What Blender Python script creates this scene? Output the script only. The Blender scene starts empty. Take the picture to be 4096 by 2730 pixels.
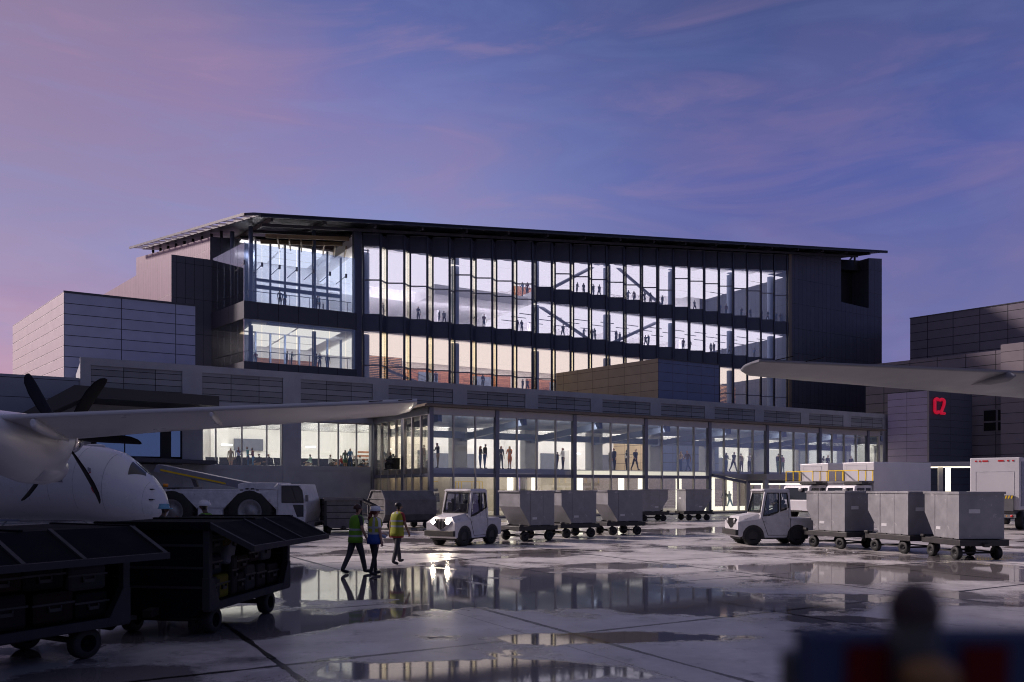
import bpy, bmesh, math, random
from mathutils import Vector, Matrix
RND = random.Random(11)
SC = bpy.context.scene
COL = SC.collection
PI = math.pi
# ------------------------------------------------------------ survey of the place
F, CX, HY, CH = 3261.0, 2048.0, 1950.0, 2.15          # focal length and horizon of the photograph, eye height
ANG = math.radians(30.2)                               # the terminal front runs at this angle
UX, UY = math.cos(ANG), math.sin(ANG)
LX, LY = -UY, UX
P0X, P0Y = -11.03, 64.8
LP0 = LX * P0X + LY * P0Y
TS, TT = -0.209, 0.978                                 # skewed side walls, in (s,t)
def W(s, t, z=0.0): return Vector((P0X + s * UX + t * LX, P0Y + s * UY + t * LY, z))
def kx(x): return (x - CX) / F
def Yd(x, t): return (LP0 + t) / (LX * kx(x) + LY)
def s_at(x, t):
    y = Yd(x, t); X = kx(x) * y
    return (X - P0X) * UX + (y - P0Y) * UY
def XY(x, d): return kx(x) * d, d

# ------------------------------------------------------------ materials
MATS = {}
def nodes(m):
    m.use_nodes = True
    return m.node_tree.nodes, m.node_tree.links
def mat(name, col, rough=.5, metal=0., var=.12, scale=3., bump=0., spec=.5, emit=None, es=0., coat=0., stretch=None, scuff=None):
    if name in MATS: return MATS[name]
    m = bpy.data.materials.new(name); N, L = nodes(m)
    b = N['Principled BSDF']
    c = (col[0], col[1], col[2], 1)
    b.inputs['Roughness'].default_value = rough
    b.inputs['Metallic'].default_value = metal
    b.inputs['Specular IOR Level'].default_value = spec
    b.inputs['Coat Weight'].default_value = coat
    if emit:
        b.inputs['Emission Color'].default_value = (*emit, 1); b.inputs['Emission Strength'].default_value = es
    if var > 0 or bump > 0:
        tc = N.new('ShaderNodeTexCoord'); nz = N.new('ShaderNodeTexNoise')
        nz.inputs['Scale'].default_value = scale; nz.inputs['Detail'].default_value = 6; nz.inputs['Roughness'].default_value = .62
        if stretch:
            mp = N.new('ShaderNodeMapping'); mp.inputs['Scale'].default_value = stretch
            L.new(tc.outputs['Object'], mp.inputs['Vector']); L.new(mp.outputs[0], nz.inputs['Vector'])
        else: L.new(tc.outputs['Object'], nz.inputs['Vector'])
        mr = N.new('ShaderNodeMapRange'); mr.inputs['From Min'].default_value = .3; mr.inputs['From Max'].default_value = .7
        mr.inputs['To Min'].default_value = 1 - var; mr.inputs['To Max'].default_value = 1 + var
        L.new(nz.outputs['Fac'], mr.inputs['Value'])
        mx = N.new('ShaderNodeVectorMath'); mx.operation = 'SCALE'; mx.inputs[0].default_value = col
        L.new(mr.outputs[0], mx.inputs['Scale']); base_out = mx.outputs[0]
        if scuff:                                   # worn patches with their own outline
            sc_, lo, hi, sz = scuff
            n2 = N.new('ShaderNodeTexNoise'); n2.inputs['Scale'].default_value = sz; n2.inputs['Detail'].default_value = 9; n2.inputs['Roughness'].default_value = .72; L.new(tc.outputs['Object'], n2.inputs['Vector'])
            m2 = N.new('ShaderNodeMapRange'); m2.inputs['From Min'].default_value = lo; m2.inputs['From Max'].default_value = hi; L.new(n2.outputs['Fac'], m2.inputs['Value'])
            mc = N.new('ShaderNodeMix'); mc.data_type = 'RGBA'; L.new(m2.outputs[0], mc.inputs[0]); L.new(base_out, mc.inputs[6]); mc.inputs[7].default_value = (*sc_, 1); base_out = mc.outputs[2]
        L.new(base_out, b.inputs['Base Color'])
        rr = N.new('ShaderNodeMapRange'); rr.inputs['From Min'].default_value = .3; rr.inputs['From Max'].default_value = .7
        rr.inputs['To Min'].default_value = max(.02, rough * .82); rr.inputs['To Max'].default_value = min(1, rough * 1.18)
        L.new(nz.outputs['Fac'], rr.inputs['Value']); L.new(rr.outputs[0], b.inputs['Roughness'])
        if bump > 0:
            bp = N.new('ShaderNodeBump'); bp.inputs['Strength'].default_value = bump; bp.inputs['Distance'].default_value = .02
            L.new(nz.outputs['Fac'], bp.inputs['Height']); L.new(bp.outputs[0], b.inputs['Normal'])
    else: b.inputs['Base Color'].default_value = c
    MATS[name] = m; return m
def grid_mat(name, col, bw, rh, mortar=.025, mcol=(.01, .01, .014), rough=.5, var=.08, metal=0., off=0., uoff=0., voff=0., spec=.4):
    """cladding: a grid of panels with dark open joints, on metre UVs"""
    m = bpy.data.materials.new(name); N, L = nodes(m); b = N['Principled BSDF']
    uv = N.new('ShaderNodeUVMap'); mp = N.new('ShaderNodeMapping'); mp.inputs['Location'].default_value = (uoff, voff, 0)
    L.new(uv.outputs[0], mp.inputs[0])
    br = N.new('ShaderNodeTexBrick'); br.offset = off; br.offset_frequency = 2; br.squash = 1
    br.inputs['Scale'].default_value = 1; br.inputs['Brick Width'].default_value = bw; br.inputs['Row Height'].default_value = rh
    br.inputs['Mortar Size'].default_value = mortar; br.inputs['Mortar Smooth'].default_value = 0.1; br.inputs['Bias'].default_value = 0
    v = 1 + var
    br.inputs['Color1'].default_value = (col[0] / v, col[1] / v, col[2] / v, 1)
    br.inputs['Color2'].default_value = (col[0] * v, col[1] * v, col[2] * v, 1)
    br.inputs['Mortar'].default_value = (*mcol, 1)
    L.new(mp.outputs[0], br.inputs['Vector'])
    nz = N.new('ShaderNodeTexNoise'); nz.inputs['Scale'].default_value = .9; nz.inputs['Detail'].default_value = 7
    L.new(mp.outputs[0], nz.inputs['Vector'])
    mr = N.new('ShaderNodeMapRange'); mr.inputs['To Min'].default_value = .86; mr.inputs['To Max'].default_value = 1.14
    L.new(nz.outputs['Fac'], mr.inputs['Value'])
    sc = N.new('ShaderNodeVectorMath'); sc.operation = 'SCALE'
    L.new(br.outputs['Color'], sc.inputs[0]); L.new(mr.outputs[0], sc.inputs['Scale']); L.new(sc.outputs[0], b.inputs['Base Color'])
    bp = N.new('ShaderNodeBump'); bp.invert = True; bp.inputs['Strength'].default_value = .5; bp.inputs['Distance'].default_value = .03
    L.new(br.outputs['Fac'], bp.inputs['Height']); L.new(bp.outputs[0], b.inputs['Normal'])
    b.inputs['Roughness'].default_value = rough; b.inputs['Metallic'].default_value = metal; b.inputs['Specular IOR Level'].default_value = spec
    MATS[name] = m; return m
def glass_mat(name, tint=(.92, .95, 1), refl=.10, graze=.75, rough=.0, gcol=(1, 1, 1)):
    m = bpy.data.materials.new(name); N, L = nodes(m); N.remove(N['Principled BSDF']); out = N['Material Output']
    tr = N.new('ShaderNodeBsdfTransparent'); tr.inputs[0].default_value = (*tint, 1)
    gl = N.new('ShaderNodeBsdfGlossy'); gl.inputs['Roughness'].default_value = rough; gl.inputs['Color'].default_value = (*gcol, 1)
    lw = N.new('ShaderNodeLayerWeight'); lw.inputs['Blend'].default_value = .35
    mr = N.new('ShaderNodeMapRange'); mr.inputs['To Min'].default_value = refl; mr.inputs['To Max'].default_value = graze
    L.new(lw.outputs['Fresnel'], mr.inputs['Value'])
    mx = N.new('ShaderNodeMixShader'); L.new(mr.outputs[0], mx.inputs[0]); L.new(tr.outputs[0], mx.inputs[1]); L.new(gl.outputs[0], mx.inputs[2])
    L.new(mx.outputs[0], out.inputs['Surface']); MATS[name] = m; return m
def emit_mat(name, col, s):
    m = bpy.data.materials.new(name); N, L = nodes(m); N.remove(N['Principled BSDF'])
    e = N.new('ShaderNodeEmission'); e.inputs[0].default_value = (*col, 1); e.inputs[1].default_value = s
    L.new(e.outputs[0], N['Material Output'].inputs['Surface']); MATS[name] = m; return m

# ------------------------------------------------------------ mesh builder
class MB:
    def __init__(s, o=(0, 0, 0)): s.v = []; s.f = []; s.m = []; s.sm = []; s.o = Vector(o)
    def add(s, pts, faces, m=0, smooth=False, M=None):
        n = len(s.v)
        for p in pts:
            p = Vector(p)
            if M is not None: p = M @ p
            s.v.append(p - s.o)
        for f in faces: s.f.append([n + i for i in f]); s.m.append(m); s.sm.append(smooth)
        return s
    def poly(s, pts, m=0): return s.add(pts, [list(range(len(pts)))], m)
    def hexa(s, b4, t4, m=0):
        return s.add(list(b4) + list(t4), [(3, 2, 1, 0), (4, 5, 6, 7), (0, 1, 5, 4), (1, 2, 6, 5), (2, 3, 7, 6), (3, 0, 4, 7)], m)
    def box(s, x0, x1, y0, y1, z0, z1, m=0, M=None):
        p = [(x0, y0, z0), (x1, y0, z0), (x1, y1, z0), (x0, y1, z0), (x0, y0, z1), (x1, y0, z1), (x1, y1, z1), (x0, y1, z1)]
        return s.add(p, [(3, 2, 1, 0), (4, 5, 6, 7), (0, 1, 5, 4), (1, 2, 6, 5), (2, 3, 7, 6), (3, 0, 4, 7)], m, False, M)
    def wall(s, p, q, th, z0, z1, m=0):
        """upright slab between plan points p and q, thickness th to the left of p->q"""
        d = Vector((q[0] - p[0], q[1] - p[1])); d.normalize(); n = Vector((-d.y, d.x)) * th
        b = [(p[0], p[1]), (q[0], q[1]), (q[0] + n.x, q[1] + n.y), (p[0] + n.x, p[1] + n.y)]
        za = z0 if isinstance(z0, (tuple, list)) else (z0, z0); zb = z1 if isinstance(z1, (tuple, list)) else (z1, z1)
        zz = [za[0], za[1], za[1], za[0]]; zt = [zb[0], zb[1], zb[1], zb[0]]
        return s.hexa([(*b[i], zz[i]) for i in range(4)], [(*b[i], zt[i]) for i in range(4)], m)
    def prism(s, prof, y0, y1, m=0, M=None, axis='y'):
        """profile (x,z) extruded over y (or (y,z) over x, or (x,y) over z)"""
        n = len(prof)
        if axis == 'y': a = [(p[0], y0, p[1]) for p in prof]; b = [(p[0], y1, p[1]) for p in prof]
        elif axis == 'x': a = [(y0, p[0], p[1]) for p in prof]; b = [(y1, p[0], p[1]) for p in prof]
        else: a = [(p[0], p[1], y0) for p in prof]; b = [(p[0], p[1], y1) for p in prof]
        fs = [list(range(n)), list(range(2 * n - 1, n - 1, -1))] + [(i, i + n, (i + 1) % n + n, (i + 1) % n) for i in range(n)]
        return s.add(a + b, fs, m, False, M)
    def cyl(s, p, q, r0, r1=None, n=12, m=0, caps=True, smooth=True):
        r1 = r0 if r1 is None else r1
        p = Vector(p); q = Vector(q); d = (q - p).normalized()
        a = d.orthogonal().normalized(); b = d.cross(a)
        ring = [(math.cos(2 * PI * i / n), math.sin(2 * PI * i / n)) for i in range(n)]
        pts = [p + (a * c + b * k) * r0 for c, k in ring] + [q + (a * c + b * k) * r1 for c, k in ring]
        s.add(pts, [(i, (i + 1) % n, (i + 1) % n + n, i + n) for i in range(n)], m, smooth)
        if caps: s.add(pts[:n], [list(range(n - 1, -1, -1))], m); s.add(pts[n:], [list(range(n))], m)
        return s
    def bar(s, p, q, w, h=None, m=0):
        h = w if h is None else h
        p = Vector(p); q = Vector(q); d = (q - p).normalized()
        up = Vector((0, 0, 1)) if abs(d.z) < .95 else Vector((0, 1, 0))
        a = d.cross(up).normalized() * w / 2; b = a.cross(d).normalized() * h / 2
        return s.hexa([p - a - b, p + a - b, p + a + b, p - a + b], [q - a - b, q + a - b, q + a + b, q - a + b], m)
    def tube(s, pts, r, n=8, m=0):
        for i in range(len(pts) - 1): s.cyl(pts[i], pts[i + 1], r, r, n, m)
        return s
    def lathe(s, prof, n=24, m=0, M=None, smooth=True, axis='z'):
        """profile (r, h)"""
        pts = []; k = len(prof)
        for r, h in prof:
            for i in range(n):
                a = 2 * PI * i / n; c, d = r * math.cos(a), r * math.sin(a)
                pts.append((c, d, h) if axis == 'z' else ((h, c, d) if axis == 'x' else (c, h, d)))
        fs = [(j * n + i, j * n + (i + 1) % n, (j + 1) * n + (i + 1) % n, (j + 1) * n + i) for j in range(k - 1) for i in range(n)]
        if axis == 'y': fs = [f[::-1] for f in fs]
        s.add(pts, fs, m, smooth, M)
        return s
    def loft(s, rings, m=0, cap=True, smooth=True, M=None):
        n = len(rings[0]); pts = [p for r in rings for p in r]; k = len(rings)
        fs = [(j * n + i, j * n + (i + 1) % n, (j + 1) * n + (i + 1) % n, (j + 1) * n + i) for j in range(k - 1) for i in range(n)]
        s.add(pts, fs, m, smooth, M)
        if cap: s.add(rings[0], [list(range(n - 1, -1, -1))], m, False, M); s.add(rings[-1], [list(range(n))], m, False, M)
        return s
    def ball(s, c, rx, ry=None, rz=None, m=0, nu=14, nv=9, v0=-PI / 2, v1=PI / 2, M=None):
        ry = rx if ry is None else ry; rz = rx if rz is None else rz
        rings = []
        for j in range(nv + 1):
            v = v0 + (v1 - v0) * j / nv; cr = max(.001, math.cos(v))
            rings.append([(c[0] + rx * cr * math.cos(2 * PI * i / nu), c[1] + ry * cr * math.sin(2 * PI * i / nu), c[2] + rz * math.sin(v)) for i in range(nu)])
        return s.loft(rings, m, True, True, M)
    def mesh(s, name, mats, uv=True):
        me = bpy.data.meshes.new(name); me.from_pydata([tuple(v) for v in s.v], [], s.f)
        for mt in mats: me.materials.append(mt)
        me.polygons.foreach_set('material_index', s.m); me.polygons.foreach_set('use_smooth', s.sm)
        bm = bmesh.new(); bm.from_mesh(me); bmesh.ops.remove_doubles(bm, verts=bm.verts, dist=1e-5)
        bmesh.ops.recalc_face_normals(bm, faces=bm.faces)
        if uv:
            ul = bm.loops.layers.uv.new('UVMap')
            for f in bm.faces:
                n = f.normal
                if abs(n.z) > .75: t1, t2 = Vector((1, 0, 0)), Vector((0, 1, 0))
                else: t1 = Vector((-n.y, n.x, 0)).normalized(); t2 = Vector((0, 0, 1))
                if abs(t1.y) > abs(t1.x) * 3 and t1.y < 0 or abs(t1.x) * 3 >= abs(t1.y) and t1.x < 0: t1 = -t1
                for l in f.loops: l[ul].uv = (l.vert.co.dot(t1), l.vert.co.dot(t2))
        bm.to_mesh(me); bm.free(); me.update(); return me
    def build(s, name, mats, parent=None, loc=None, rotz=0., bevel=0., auto=None):
        if not isinstance(mats, (list, tuple)): mats = [mats]
        o = bpy.data.objects.new(name, s.mesh(name, mats)); COL.objects.link(o)
        if parent: o.parent = parent
        if loc is not None: o.location = loc
        o.rotation_euler.z = rotz
        if bevel:
            bv = o.modifiers.new('edge', 'BEVEL'); bv.width = bevel; bv.segments = 2; bv.limit_method = 'ANGLE'; bv.angle_limit = math.radians(40)
        return o
def tag(o, label, cat, group=None, kind=None):
    o['label'] = label; o['category'] = cat
    if group: o['group'] = group
    if kind: o['kind'] = kind
    return o
def thing(name, label, cat, loc=(0, 0, 0), rotz=0., group=None):
    o = bpy.data.objects.new(name, None); COL.objects.link(o); o.location = loc; o.rotation_euler.z = rotz
    o.empty_display_size = .3
    return tag(o, label, cat, group)
def part(o, label): o['label'] = label; return o
def dup(root, loc, rotz, label, group=None):
    r = root.copy(); COL.objects.link(r); r.location = loc; r.rotation_euler.z = rotz; r['label'] = label
    if group: r['group'] = group
    for ch in list(root.children):
        c = ch.copy(); COL.objects.link(c); c.parent = r
        for g in list(ch.children):
            d = g.copy(); COL.objects.link(d); d.parent = c
    return r
ORD = ['zeroth', 'first', 'second', 'third', 'fourth', 'fifth', 'sixth', 'seventh', 'eighth', 'ninth', 'tenth', 'eleventh', 'twelfth', 'thirteenth', 'fourteenth', 'fifteenth', 'sixteenth', 'seventeenth', 'eighteenth', 'nineteenth', 'twentieth', 'twenty-first', 'twenty-second', 'twenty-third', 'twenty-fourth']
def hd(hx, hy): return math.atan2(hy, hx)      # rotation of a thing whose local x is forward

# ------------------------------------------------------------ camera, sky, light
cam = bpy.data.cameras.new('camera'); co = bpy.data.objects.new('camera', cam); COL.objects.link(co)
co.location = (0, 0, CH); co.rotation_euler = (PI / 2, 0, 0)
cam.sensor_width = 36; cam.lens = F / 4096 * 36; cam.shift_y = (HY - 1365) / 4096; cam.clip_end = 3000; cam.clip_start = .05
cam.dof.use_dof = True; cam.dof.focus_distance = 30; cam.dof.aperture_fstop = 2.1
SC.camera = co
SC.view_settings.view_transform = 'Standard'; SC.view_settings.look = 'None'; SC.view_settings.exposure = 0; SC.view_settings.gamma = 1
SC.cycles.use_denoising = True; SC.cycles.filter_width = 1.05; SC.cycles.max_bounces = 7; SC.cycles.diffuse_bounces = 3; SC.cycles.glossy_bounces = 4
SC.cycles.transparent_max_bounces = 24; SC.cycles.transmission_bounces = 4
SC.cycles.caustics_reflective = False; SC.cycles.caustics_refractive = False; SC.cycles.sample_clamp_indirect = 6
SUN_AZ = math.radians(-70); SUN_EL = math.radians(30)      # glow of the last light, from the left
wd = bpy.data.worlds.new('World'); SC.world = wd; wd.use_nodes = True
def build_world():
    N, L = wd.node_tree.nodes, wd.node_tree.links
    bg = N['Background']; bg.inputs[1].default_value = 1
    tc = N.new('ShaderNodeTexCoord'); sx = N.new('ShaderNodeSeparateXYZ'); L.new(tc.outputs['Generated'], sx.inputs[0])
    def ramp(stops, src):
        r = N.new('ShaderNodeValToRGB'); e = r.color_ramp.elements
        while len(e) < len(stops): e.new(.5)
        for i, (p, c) in enumerate(stops): e[i].position = p; e[i].color = (*c, 1)
        L.new(src, r.inputs[0]); return r.outputs[0]
    def mixc(f, a, b):
        m = N.new('ShaderNodeMix'); m.data_type = 'RGBA'
        if isinstance(f, float): m.inputs[0].default_value = f
        else: L.new(f, m.inputs[0])
        L.new(a, m.inputs[6])
        if isinstance(b, tuple): m.inputs[7].default_value = (*b, 1)
        else: L.new(b, m.inputs[7])
        return m.outputs[2]
    def mr(src, a, b, c, d, smooth=True):
        m = N.new('ShaderNodeMapRange'); m.interpolation_type = 'SMOOTHSTEP' if smooth else 'LINEAR'
        for i, v in zip(('From Min', 'From Max', 'To Min', 'To Max'), (a, b, c, d)): m.inputs[i].default_value = v
        L.new(src, m.inputs['Value']); return m.outputs[0]
    def mul(a, b):
        m = N.new('ShaderNodeMath'); m.operation = 'MULTIPLY'; L.new(a, m.inputs[0])
        if isinstance(b, float): m.inputs[1].default_value = b
        else: L.new(b, m.inputs[1])
        return m.outputs[0]
    right = ramp(SKY_RIGHT, sx.outputs[2]); left = ramp(SKY_LEFT, sx.outputs[2])
    mid = ramp(SKY_MID, sx.outputs[2])
    base = mixc(mr(sx.outputs[0], -.52, -.16, 0, 1), left, mid); base = mixc(mr(sx.outputs[0], -.16, .30, 0, 1), base, right)
    # a broad rosy band that slants down from the upper left
    bd = N.new('ShaderNodeVectorMath'); bd.operation = 'DOT_PRODUCT'; bd.inputs[1].default_value = (.24, 0, 1); L.new(tc.outputs['Generated'], bd.inputs[0])
    nb = N.new('ShaderNodeTexNoise'); nb.inputs['Scale'].default_value = 3.2; nb.inputs['Detail'].default_value = 4; L.new(tc.outputs['Generated'], nb.inputs['Vector'])
    wob = N.new('ShaderNodeMath'); wob.operation = 'MULTIPLY_ADD'; wob.inputs[1].default_value = .22; L.new(nb.outputs['Fac'], wob.inputs[0]); L.new(bd.outputs['Value'], wob.inputs[2])
    rose = mul(mr(wob.outputs[0], .31, .45, 0, 1), mr(wob.outputs[0], .45, .60, 1, 0)); rose = mul(rose, mr(sx.outputs[0], -.34, .06, .42, .10))
    base = mixc(rose, base, (.325, .195, .365))
    # soft clouds, stretched sideways
    mp = N.new('ShaderNodeMapping'); mp.inputs['Scale'].default_value = (1.1, 1.1, 3.2); mp.inputs['Location'].default_value = (1.45, .2, .55); L.new(tc.outputs['Generated'], mp.inputs[0])
    nz = N.new('ShaderNodeTexNoise'); nz.inputs['Scale'].default_value = 2.3; nz.inputs['Detail'].default_value = 6; nz.inputs['Roughness'].default_value = .55; nz.inputs['Distortion'].default_value = .7
    L.new(mp.outputs[0], nz.inputs['Vector'])
    cl = mr(nz.outputs['Fac'], .40, .66, 0, 1)
    cl = mul(cl, mr(sx.outputs[0], -.30, .40, .30, .20))
    cl = mul(cl, mr(sx.outputs[2], .30, .62, 1, .1))
    base = mixc(cl, base, (.35, .215, .36))
    # thin slanting streaks
    m3 = N.new('ShaderNodeMapping'); m3.inputs['Rotation'].default_value = (0, math.radians(-14), 0); m3.inputs['Scale'].default_value = (1.6, 1.6, 7.5); L.new(tc.outputs['Generated'], m3.inputs[0])
    n3 = N.new('ShaderNodeTexNoise'); n3.inputs['Scale'].default_value = 2.2; n3.inputs['Detail'].default_value = 7; n3.inputs['Roughness'].default_value = .6; n3.inputs['Distortion'].default_value = .8; L.new(m3.outputs[0], n3.inputs['Vector'])
    base = mixc(mul(mr(n3.outputs['Fac'], .48, .70, 0, 1), mr(sx.outputs[0], -.3, .35, .34, .14)), base, (.40, .25, .38))
    base = mixc(mul(mr(n3.outputs['Fac'], .52, .32, 0, 1), mr(sx.outputs[0], -.45, .1, .28, .1)), base, (.23, .28, .55))
    # a darker low bank towards the right
    nz2 = N.new('ShaderNodeTexNoise'); nz2.inputs['Scale'].default_value = 3.1; nz2.inputs['Detail'].default_value = 5; L.new(mp.outputs[0], nz2.inputs['Vector'])
    c2 = mul(mr(nz2.outputs['Fac'], .47, .68, 0, 1), .45); c2 = mul(c2, mr(sx.outputs[2], .02, .35, 1, .1))
    base = mixc(c2, base, (.20, .12, .25))
    # pink glow low on the left
    gl = mul(mr(sx.outputs[2], .03, .27, 1, 0), mr(sx.outputs[0], -.56, -.26, 1, 0)); gl = mul(gl, mr(nz2.outputs['Fac'], .36, .62, .35, 1))
    base = mixc(gl, base, (.62, .24, .30))
    # behind the viewer the dusk is deeper; overhead a pale veil
    bk = mr(sx.outputs[1], -.5, .25, 1, 0); base = mixc(mul(bk, .8), base, (.078, .100, .205))
    ve = mr(sx.outputs[2], .60, .95, 0, 1); base = mixc(mul(ve, .9), base, (.26, .235, .30))
    # the physical dusk sky adds its own light
    sky = N.new('ShaderNodeTexSky'); sky.sky_type = 'NISHITA'; sky.sun_disc = False; sky.sun_elevation = SUN_EL; sky.sun_rotation = SUN_AZ
    sm = N.new('ShaderNodeVectorMath'); sm.operation = 'SCALE'; sm.inputs['Scale'].default_value = .004; L.new(sky.outputs[0], sm.inputs[0])
    ad = N.new('ShaderNodeVectorMath'); ad.operation = 'ADD'; L.new(base, ad.inputs[0]); L.new(sm.outputs[0], ad.inputs[1])
    L.new(ad.outputs[0], bg.inputs[0])
SKY_RIGHT = [(0., (.19, .145, .34)), (.08, (.14, .137, .365)), (.20, (.112, .136, .355)), (.34, (.075, .105, .35)), (.43, (.050, .085, .28)), (.52, (.036, .068, .21)), (1., (.035, .06, .20))]
SKY_LEFT = [(0., (.58, .33, .38)), (.10, (.50, .33, .46)), (.20, (.37, .33, .55)), (.30, (.285, .26, .46)), (.40, (.245, .215, .37)), (.50, (.19, .185, .27)), (1., (.05, .07, .2))]
SKY_MID = [(0., (.36, .29, .50)), (.16, (.29, .27, .56)), (.26, (.25, .285, .57)), (.35, (.205, .24, .51)), (.43, (.15, .175, .44)), (.52, (.095, .12, .34)), (1., (.04, .06, .2))]
build_world()
sl = bpy.data.lights.new('sun', 'SUN'); sl.energy = 4.9; sl.angle = math.radians(5); sl.color = (1, .84, .81)
so = bpy.data.objects.new('sun', sl); COL.objects.link(so)
sd = Vector((math.sin(SUN_AZ) * math.cos(SUN_EL), math.cos(SUN_AZ) * math.cos(SUN_EL), math.sin(SUN_EL)))
so.rotation_euler = sd.to_track_quat('Z', 'Y').to_euler(); so.location = (-60, -10, 40)
# ============================================================ ground
def ground_mat():
    m = bpy.data.materials.new('wet_concrete'); N, L = nodes(m); b = N['Principled BSDF']
    def nn(t, **k):
        n = N.new(t)
        for a, v in k.items(): setattr(n, a, v)
        return n
    def math_(op, a, c=None, d=None, clamp=False):
        n = nn('ShaderNodeMath', operation=op); n.use_clamp = clamp
        for i, v in enumerate((a, c, d)):
            if v is None: continue
            if isinstance(v, (int, float)): n.inputs[i].default_value = v
            else: L.new(v, n.inputs[i])
        return n.outputs[0]
    def noise(src, sc, det=5, ro=.55, dist=0):
        n = nn('ShaderNodeTexNoise'); n.inputs['Scale'].default_value = sc; n.inputs['Detail'].default_value = det; n.inputs['Roughness'].default_value = ro; n.inputs['Distortion'].default_value = dist
        L.new(src, n.inputs['Vector']); return n.outputs['Fac']
    def mr(src, a, c, lo, hi, smooth=False):
        n = nn('ShaderNodeMapRange'); n.interpolation_type = 'SMOOTHSTEP' if smooth else 'LINEAR'
        for i, v in zip(('From Min', 'From Max', 'To Min', 'To Max'), (a, c, lo, hi)): n.inputs[i].default_value = v
        L.new(src, n.inputs['Value']); return n.outputs[0]
    tc = nn('ShaderNodeTexCoord'); P = tc.outputs['Object']
    mp = nn('ShaderNodeMapping'); mp.inputs['Rotation'].default_value = (0, 0, -ANG); L.new(P, mp.inputs[0]); Q = mp.outputs[0]
    sp = nn('ShaderNodeSeparateXYZ'); L.new(Q, sp.inputs[0])
    nf = noise(P, 7, 4, .6); nm = noise(P, .75, 7, .62); nl = noise(P, .16, 4, .5)
    wob = math_('MULTIPLY_ADD', nf, .05, -.025)
    def joint(ax, off, per, w):
        q = math_('ADD', math_('ADD', ax, off), wob)
        return math_('LESS_THAN', math_('PINGPONG', q, per / 2), w)
    wid = math_('MULTIPLY_ADD', nm, .13, -.018)
    j = math_('MAXIMUM', joint(sp.outputs[0], -6.3 + 42, 4.25, wid), joint(sp.outputs[1], -9.9 + 42.5, 4.25, wid))
    j = math_('MAXIMUM', j, math_('MULTIPLY', joint(sp.outputs[0], -5.7 + 42, 8.5, .012), .7))
    # puddles: broad low spots that the photograph shows, plus random ones
    blobs = [(-2.2, 18.2, 5.6, 3.8, .27), (2.6, 15.6, 4.2, 2.0, .24), (10.2, 20.6, 6.0, 2.6, .26), (-.6, 9.55, 1.7, .62, .3), (1.2, 11.7, 2.2, .6, .22), (-4.6, 13.0, 2.2, 1.7, .24),
             (-1.2, 27.2, 3.6, .9, .2), (6.5, 40, 9, 4, .12), (-3.0, 33, 4, 1.4, .14), (13.5, 24.6, 2.2, .7, .24), (3.5, 22.2, 2.5, .9, .16), (5.3, 13.3, 1.3, .35, .2), (9, 28.6, 3, .9, .15), (-4.6, 9.2, 1.0, .6, .2)]
    dry = [(-.4, 12.6, 2.3, .8, -.3), (6.5, 24.2, 4.0, .8, -.24), (4.0, 10.2, 2.2, 1.2, -.3), (1.4, 24.2, 2.5, .7, -.25), (6.3, 16.9, 2.2, .5, -.22), (-2.5, 11.0, 1.6, .7, -.2), (8.5, 13.5, 2.5, 1.2, -.25), (-4.7, 24.4, 3, 1.0, -.2), (9, 31, 4, 1, -.2), (2, 8.2, 3, .6, -.2)]
    acc = math_('MULTIPLY_ADD', noise(P, .30, 8, .60, .3), 1.0, -.02)
    for cx, cy, rx, ry, am in blobs + dry:
        v = nn('ShaderNodeVectorMath', operation='SUBTRACT'); v.inputs[1].default_value = (cx, cy, 0); L.new(P, v.inputs[0])
        w = nn('ShaderNodeVectorMath', operation='DIVIDE'); w.inputs[1].default_value = (rx, ry, 1); L.new(v.outputs[0], w.inputs[0])
        ln = nn('ShaderNodeVectorMath', operation='LENGTH'); L.new(w.outputs[0], ln.inputs[0])
        acc = math_('ADD', acc, mr(ln.outputs['Value'], 1.25, .35, 0, am, True))
    fine = math_('ADD', math_('ADD', math_('MULTIPLY_ADD', nm, .26, -.13), math_('MULTIPLY_ADD', nf, .06, -.03)), math_('MULTIPLY_ADD', noise(P, .85, 5, .6, .5), .34, -.17))
    acc = math_('ADD', acc, fine)
    wet = mr(acc, .54, .575, 0, 1, True); damp = mr(acc, .44, .56, 0, 1, True)
    # colours
    c0 = nn('ShaderNodeMix', data_type='RGBA'); c0.inputs[6].default_value = (.36, .335, .33, 1); c0.inputs[7].default_value = (.66, .625, .61, 1); L.new(mr(nm, .3, .72, 0, 1), c0.inputs[0])
    c1 = nn('ShaderNodeMix', data_type='RGBA'); c1.blend_type = 'MULTIPLY'; c1.inputs[0].default_value = 1; L.new(c0.outputs[2], c1.inputs[6])
    g = nn('ShaderNodeCombineColor'); v = mr(nf, .25, .75, .8, 1.15)
    for i in range(3): L.new(v, g.inputs[i])
    L.new(g.outputs[0], c1.inputs[7])
    c2 = nn('ShaderNodeMix', data_type='RGBA'); L.new(math_('MULTIPLY', damp, .55), c2.inputs[0]); L.new(c1.outputs[2], c2.inputs[6]); c2.inputs[7].default_value = (.12, .11, .12, 1)
    c3 = nn('ShaderNodeMix', data_type='RGBA'); L.new(wet, c3.inputs[0]); L.new(c2.outputs[2], c3.inputs[6]); c3.inputs[7].default_value = (.17, .155, .16, 1)
    stain = mr(noise(P, 2.0, 9, .74), .56, .68, 0, .75)
    c4 = nn('ShaderNodeMix', data_type='RGBA'); L.new(math_('MULTIPLY', stain, math_('SUBTRACT', 1, wet)), c4.inputs[0]); L.new(c3.outputs[2], c4.inputs[6]); c4.inputs[7].default_value = (.09, .082, .08, 1)
    c5 = nn('ShaderNodeMix', data_type='RGBA'); L.new(j, c5.inputs[0]); L.new(c4.outputs[2], c5.inputs[6]); c5.inputs[7].default_value = (.022, .02, .02, 1)
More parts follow.
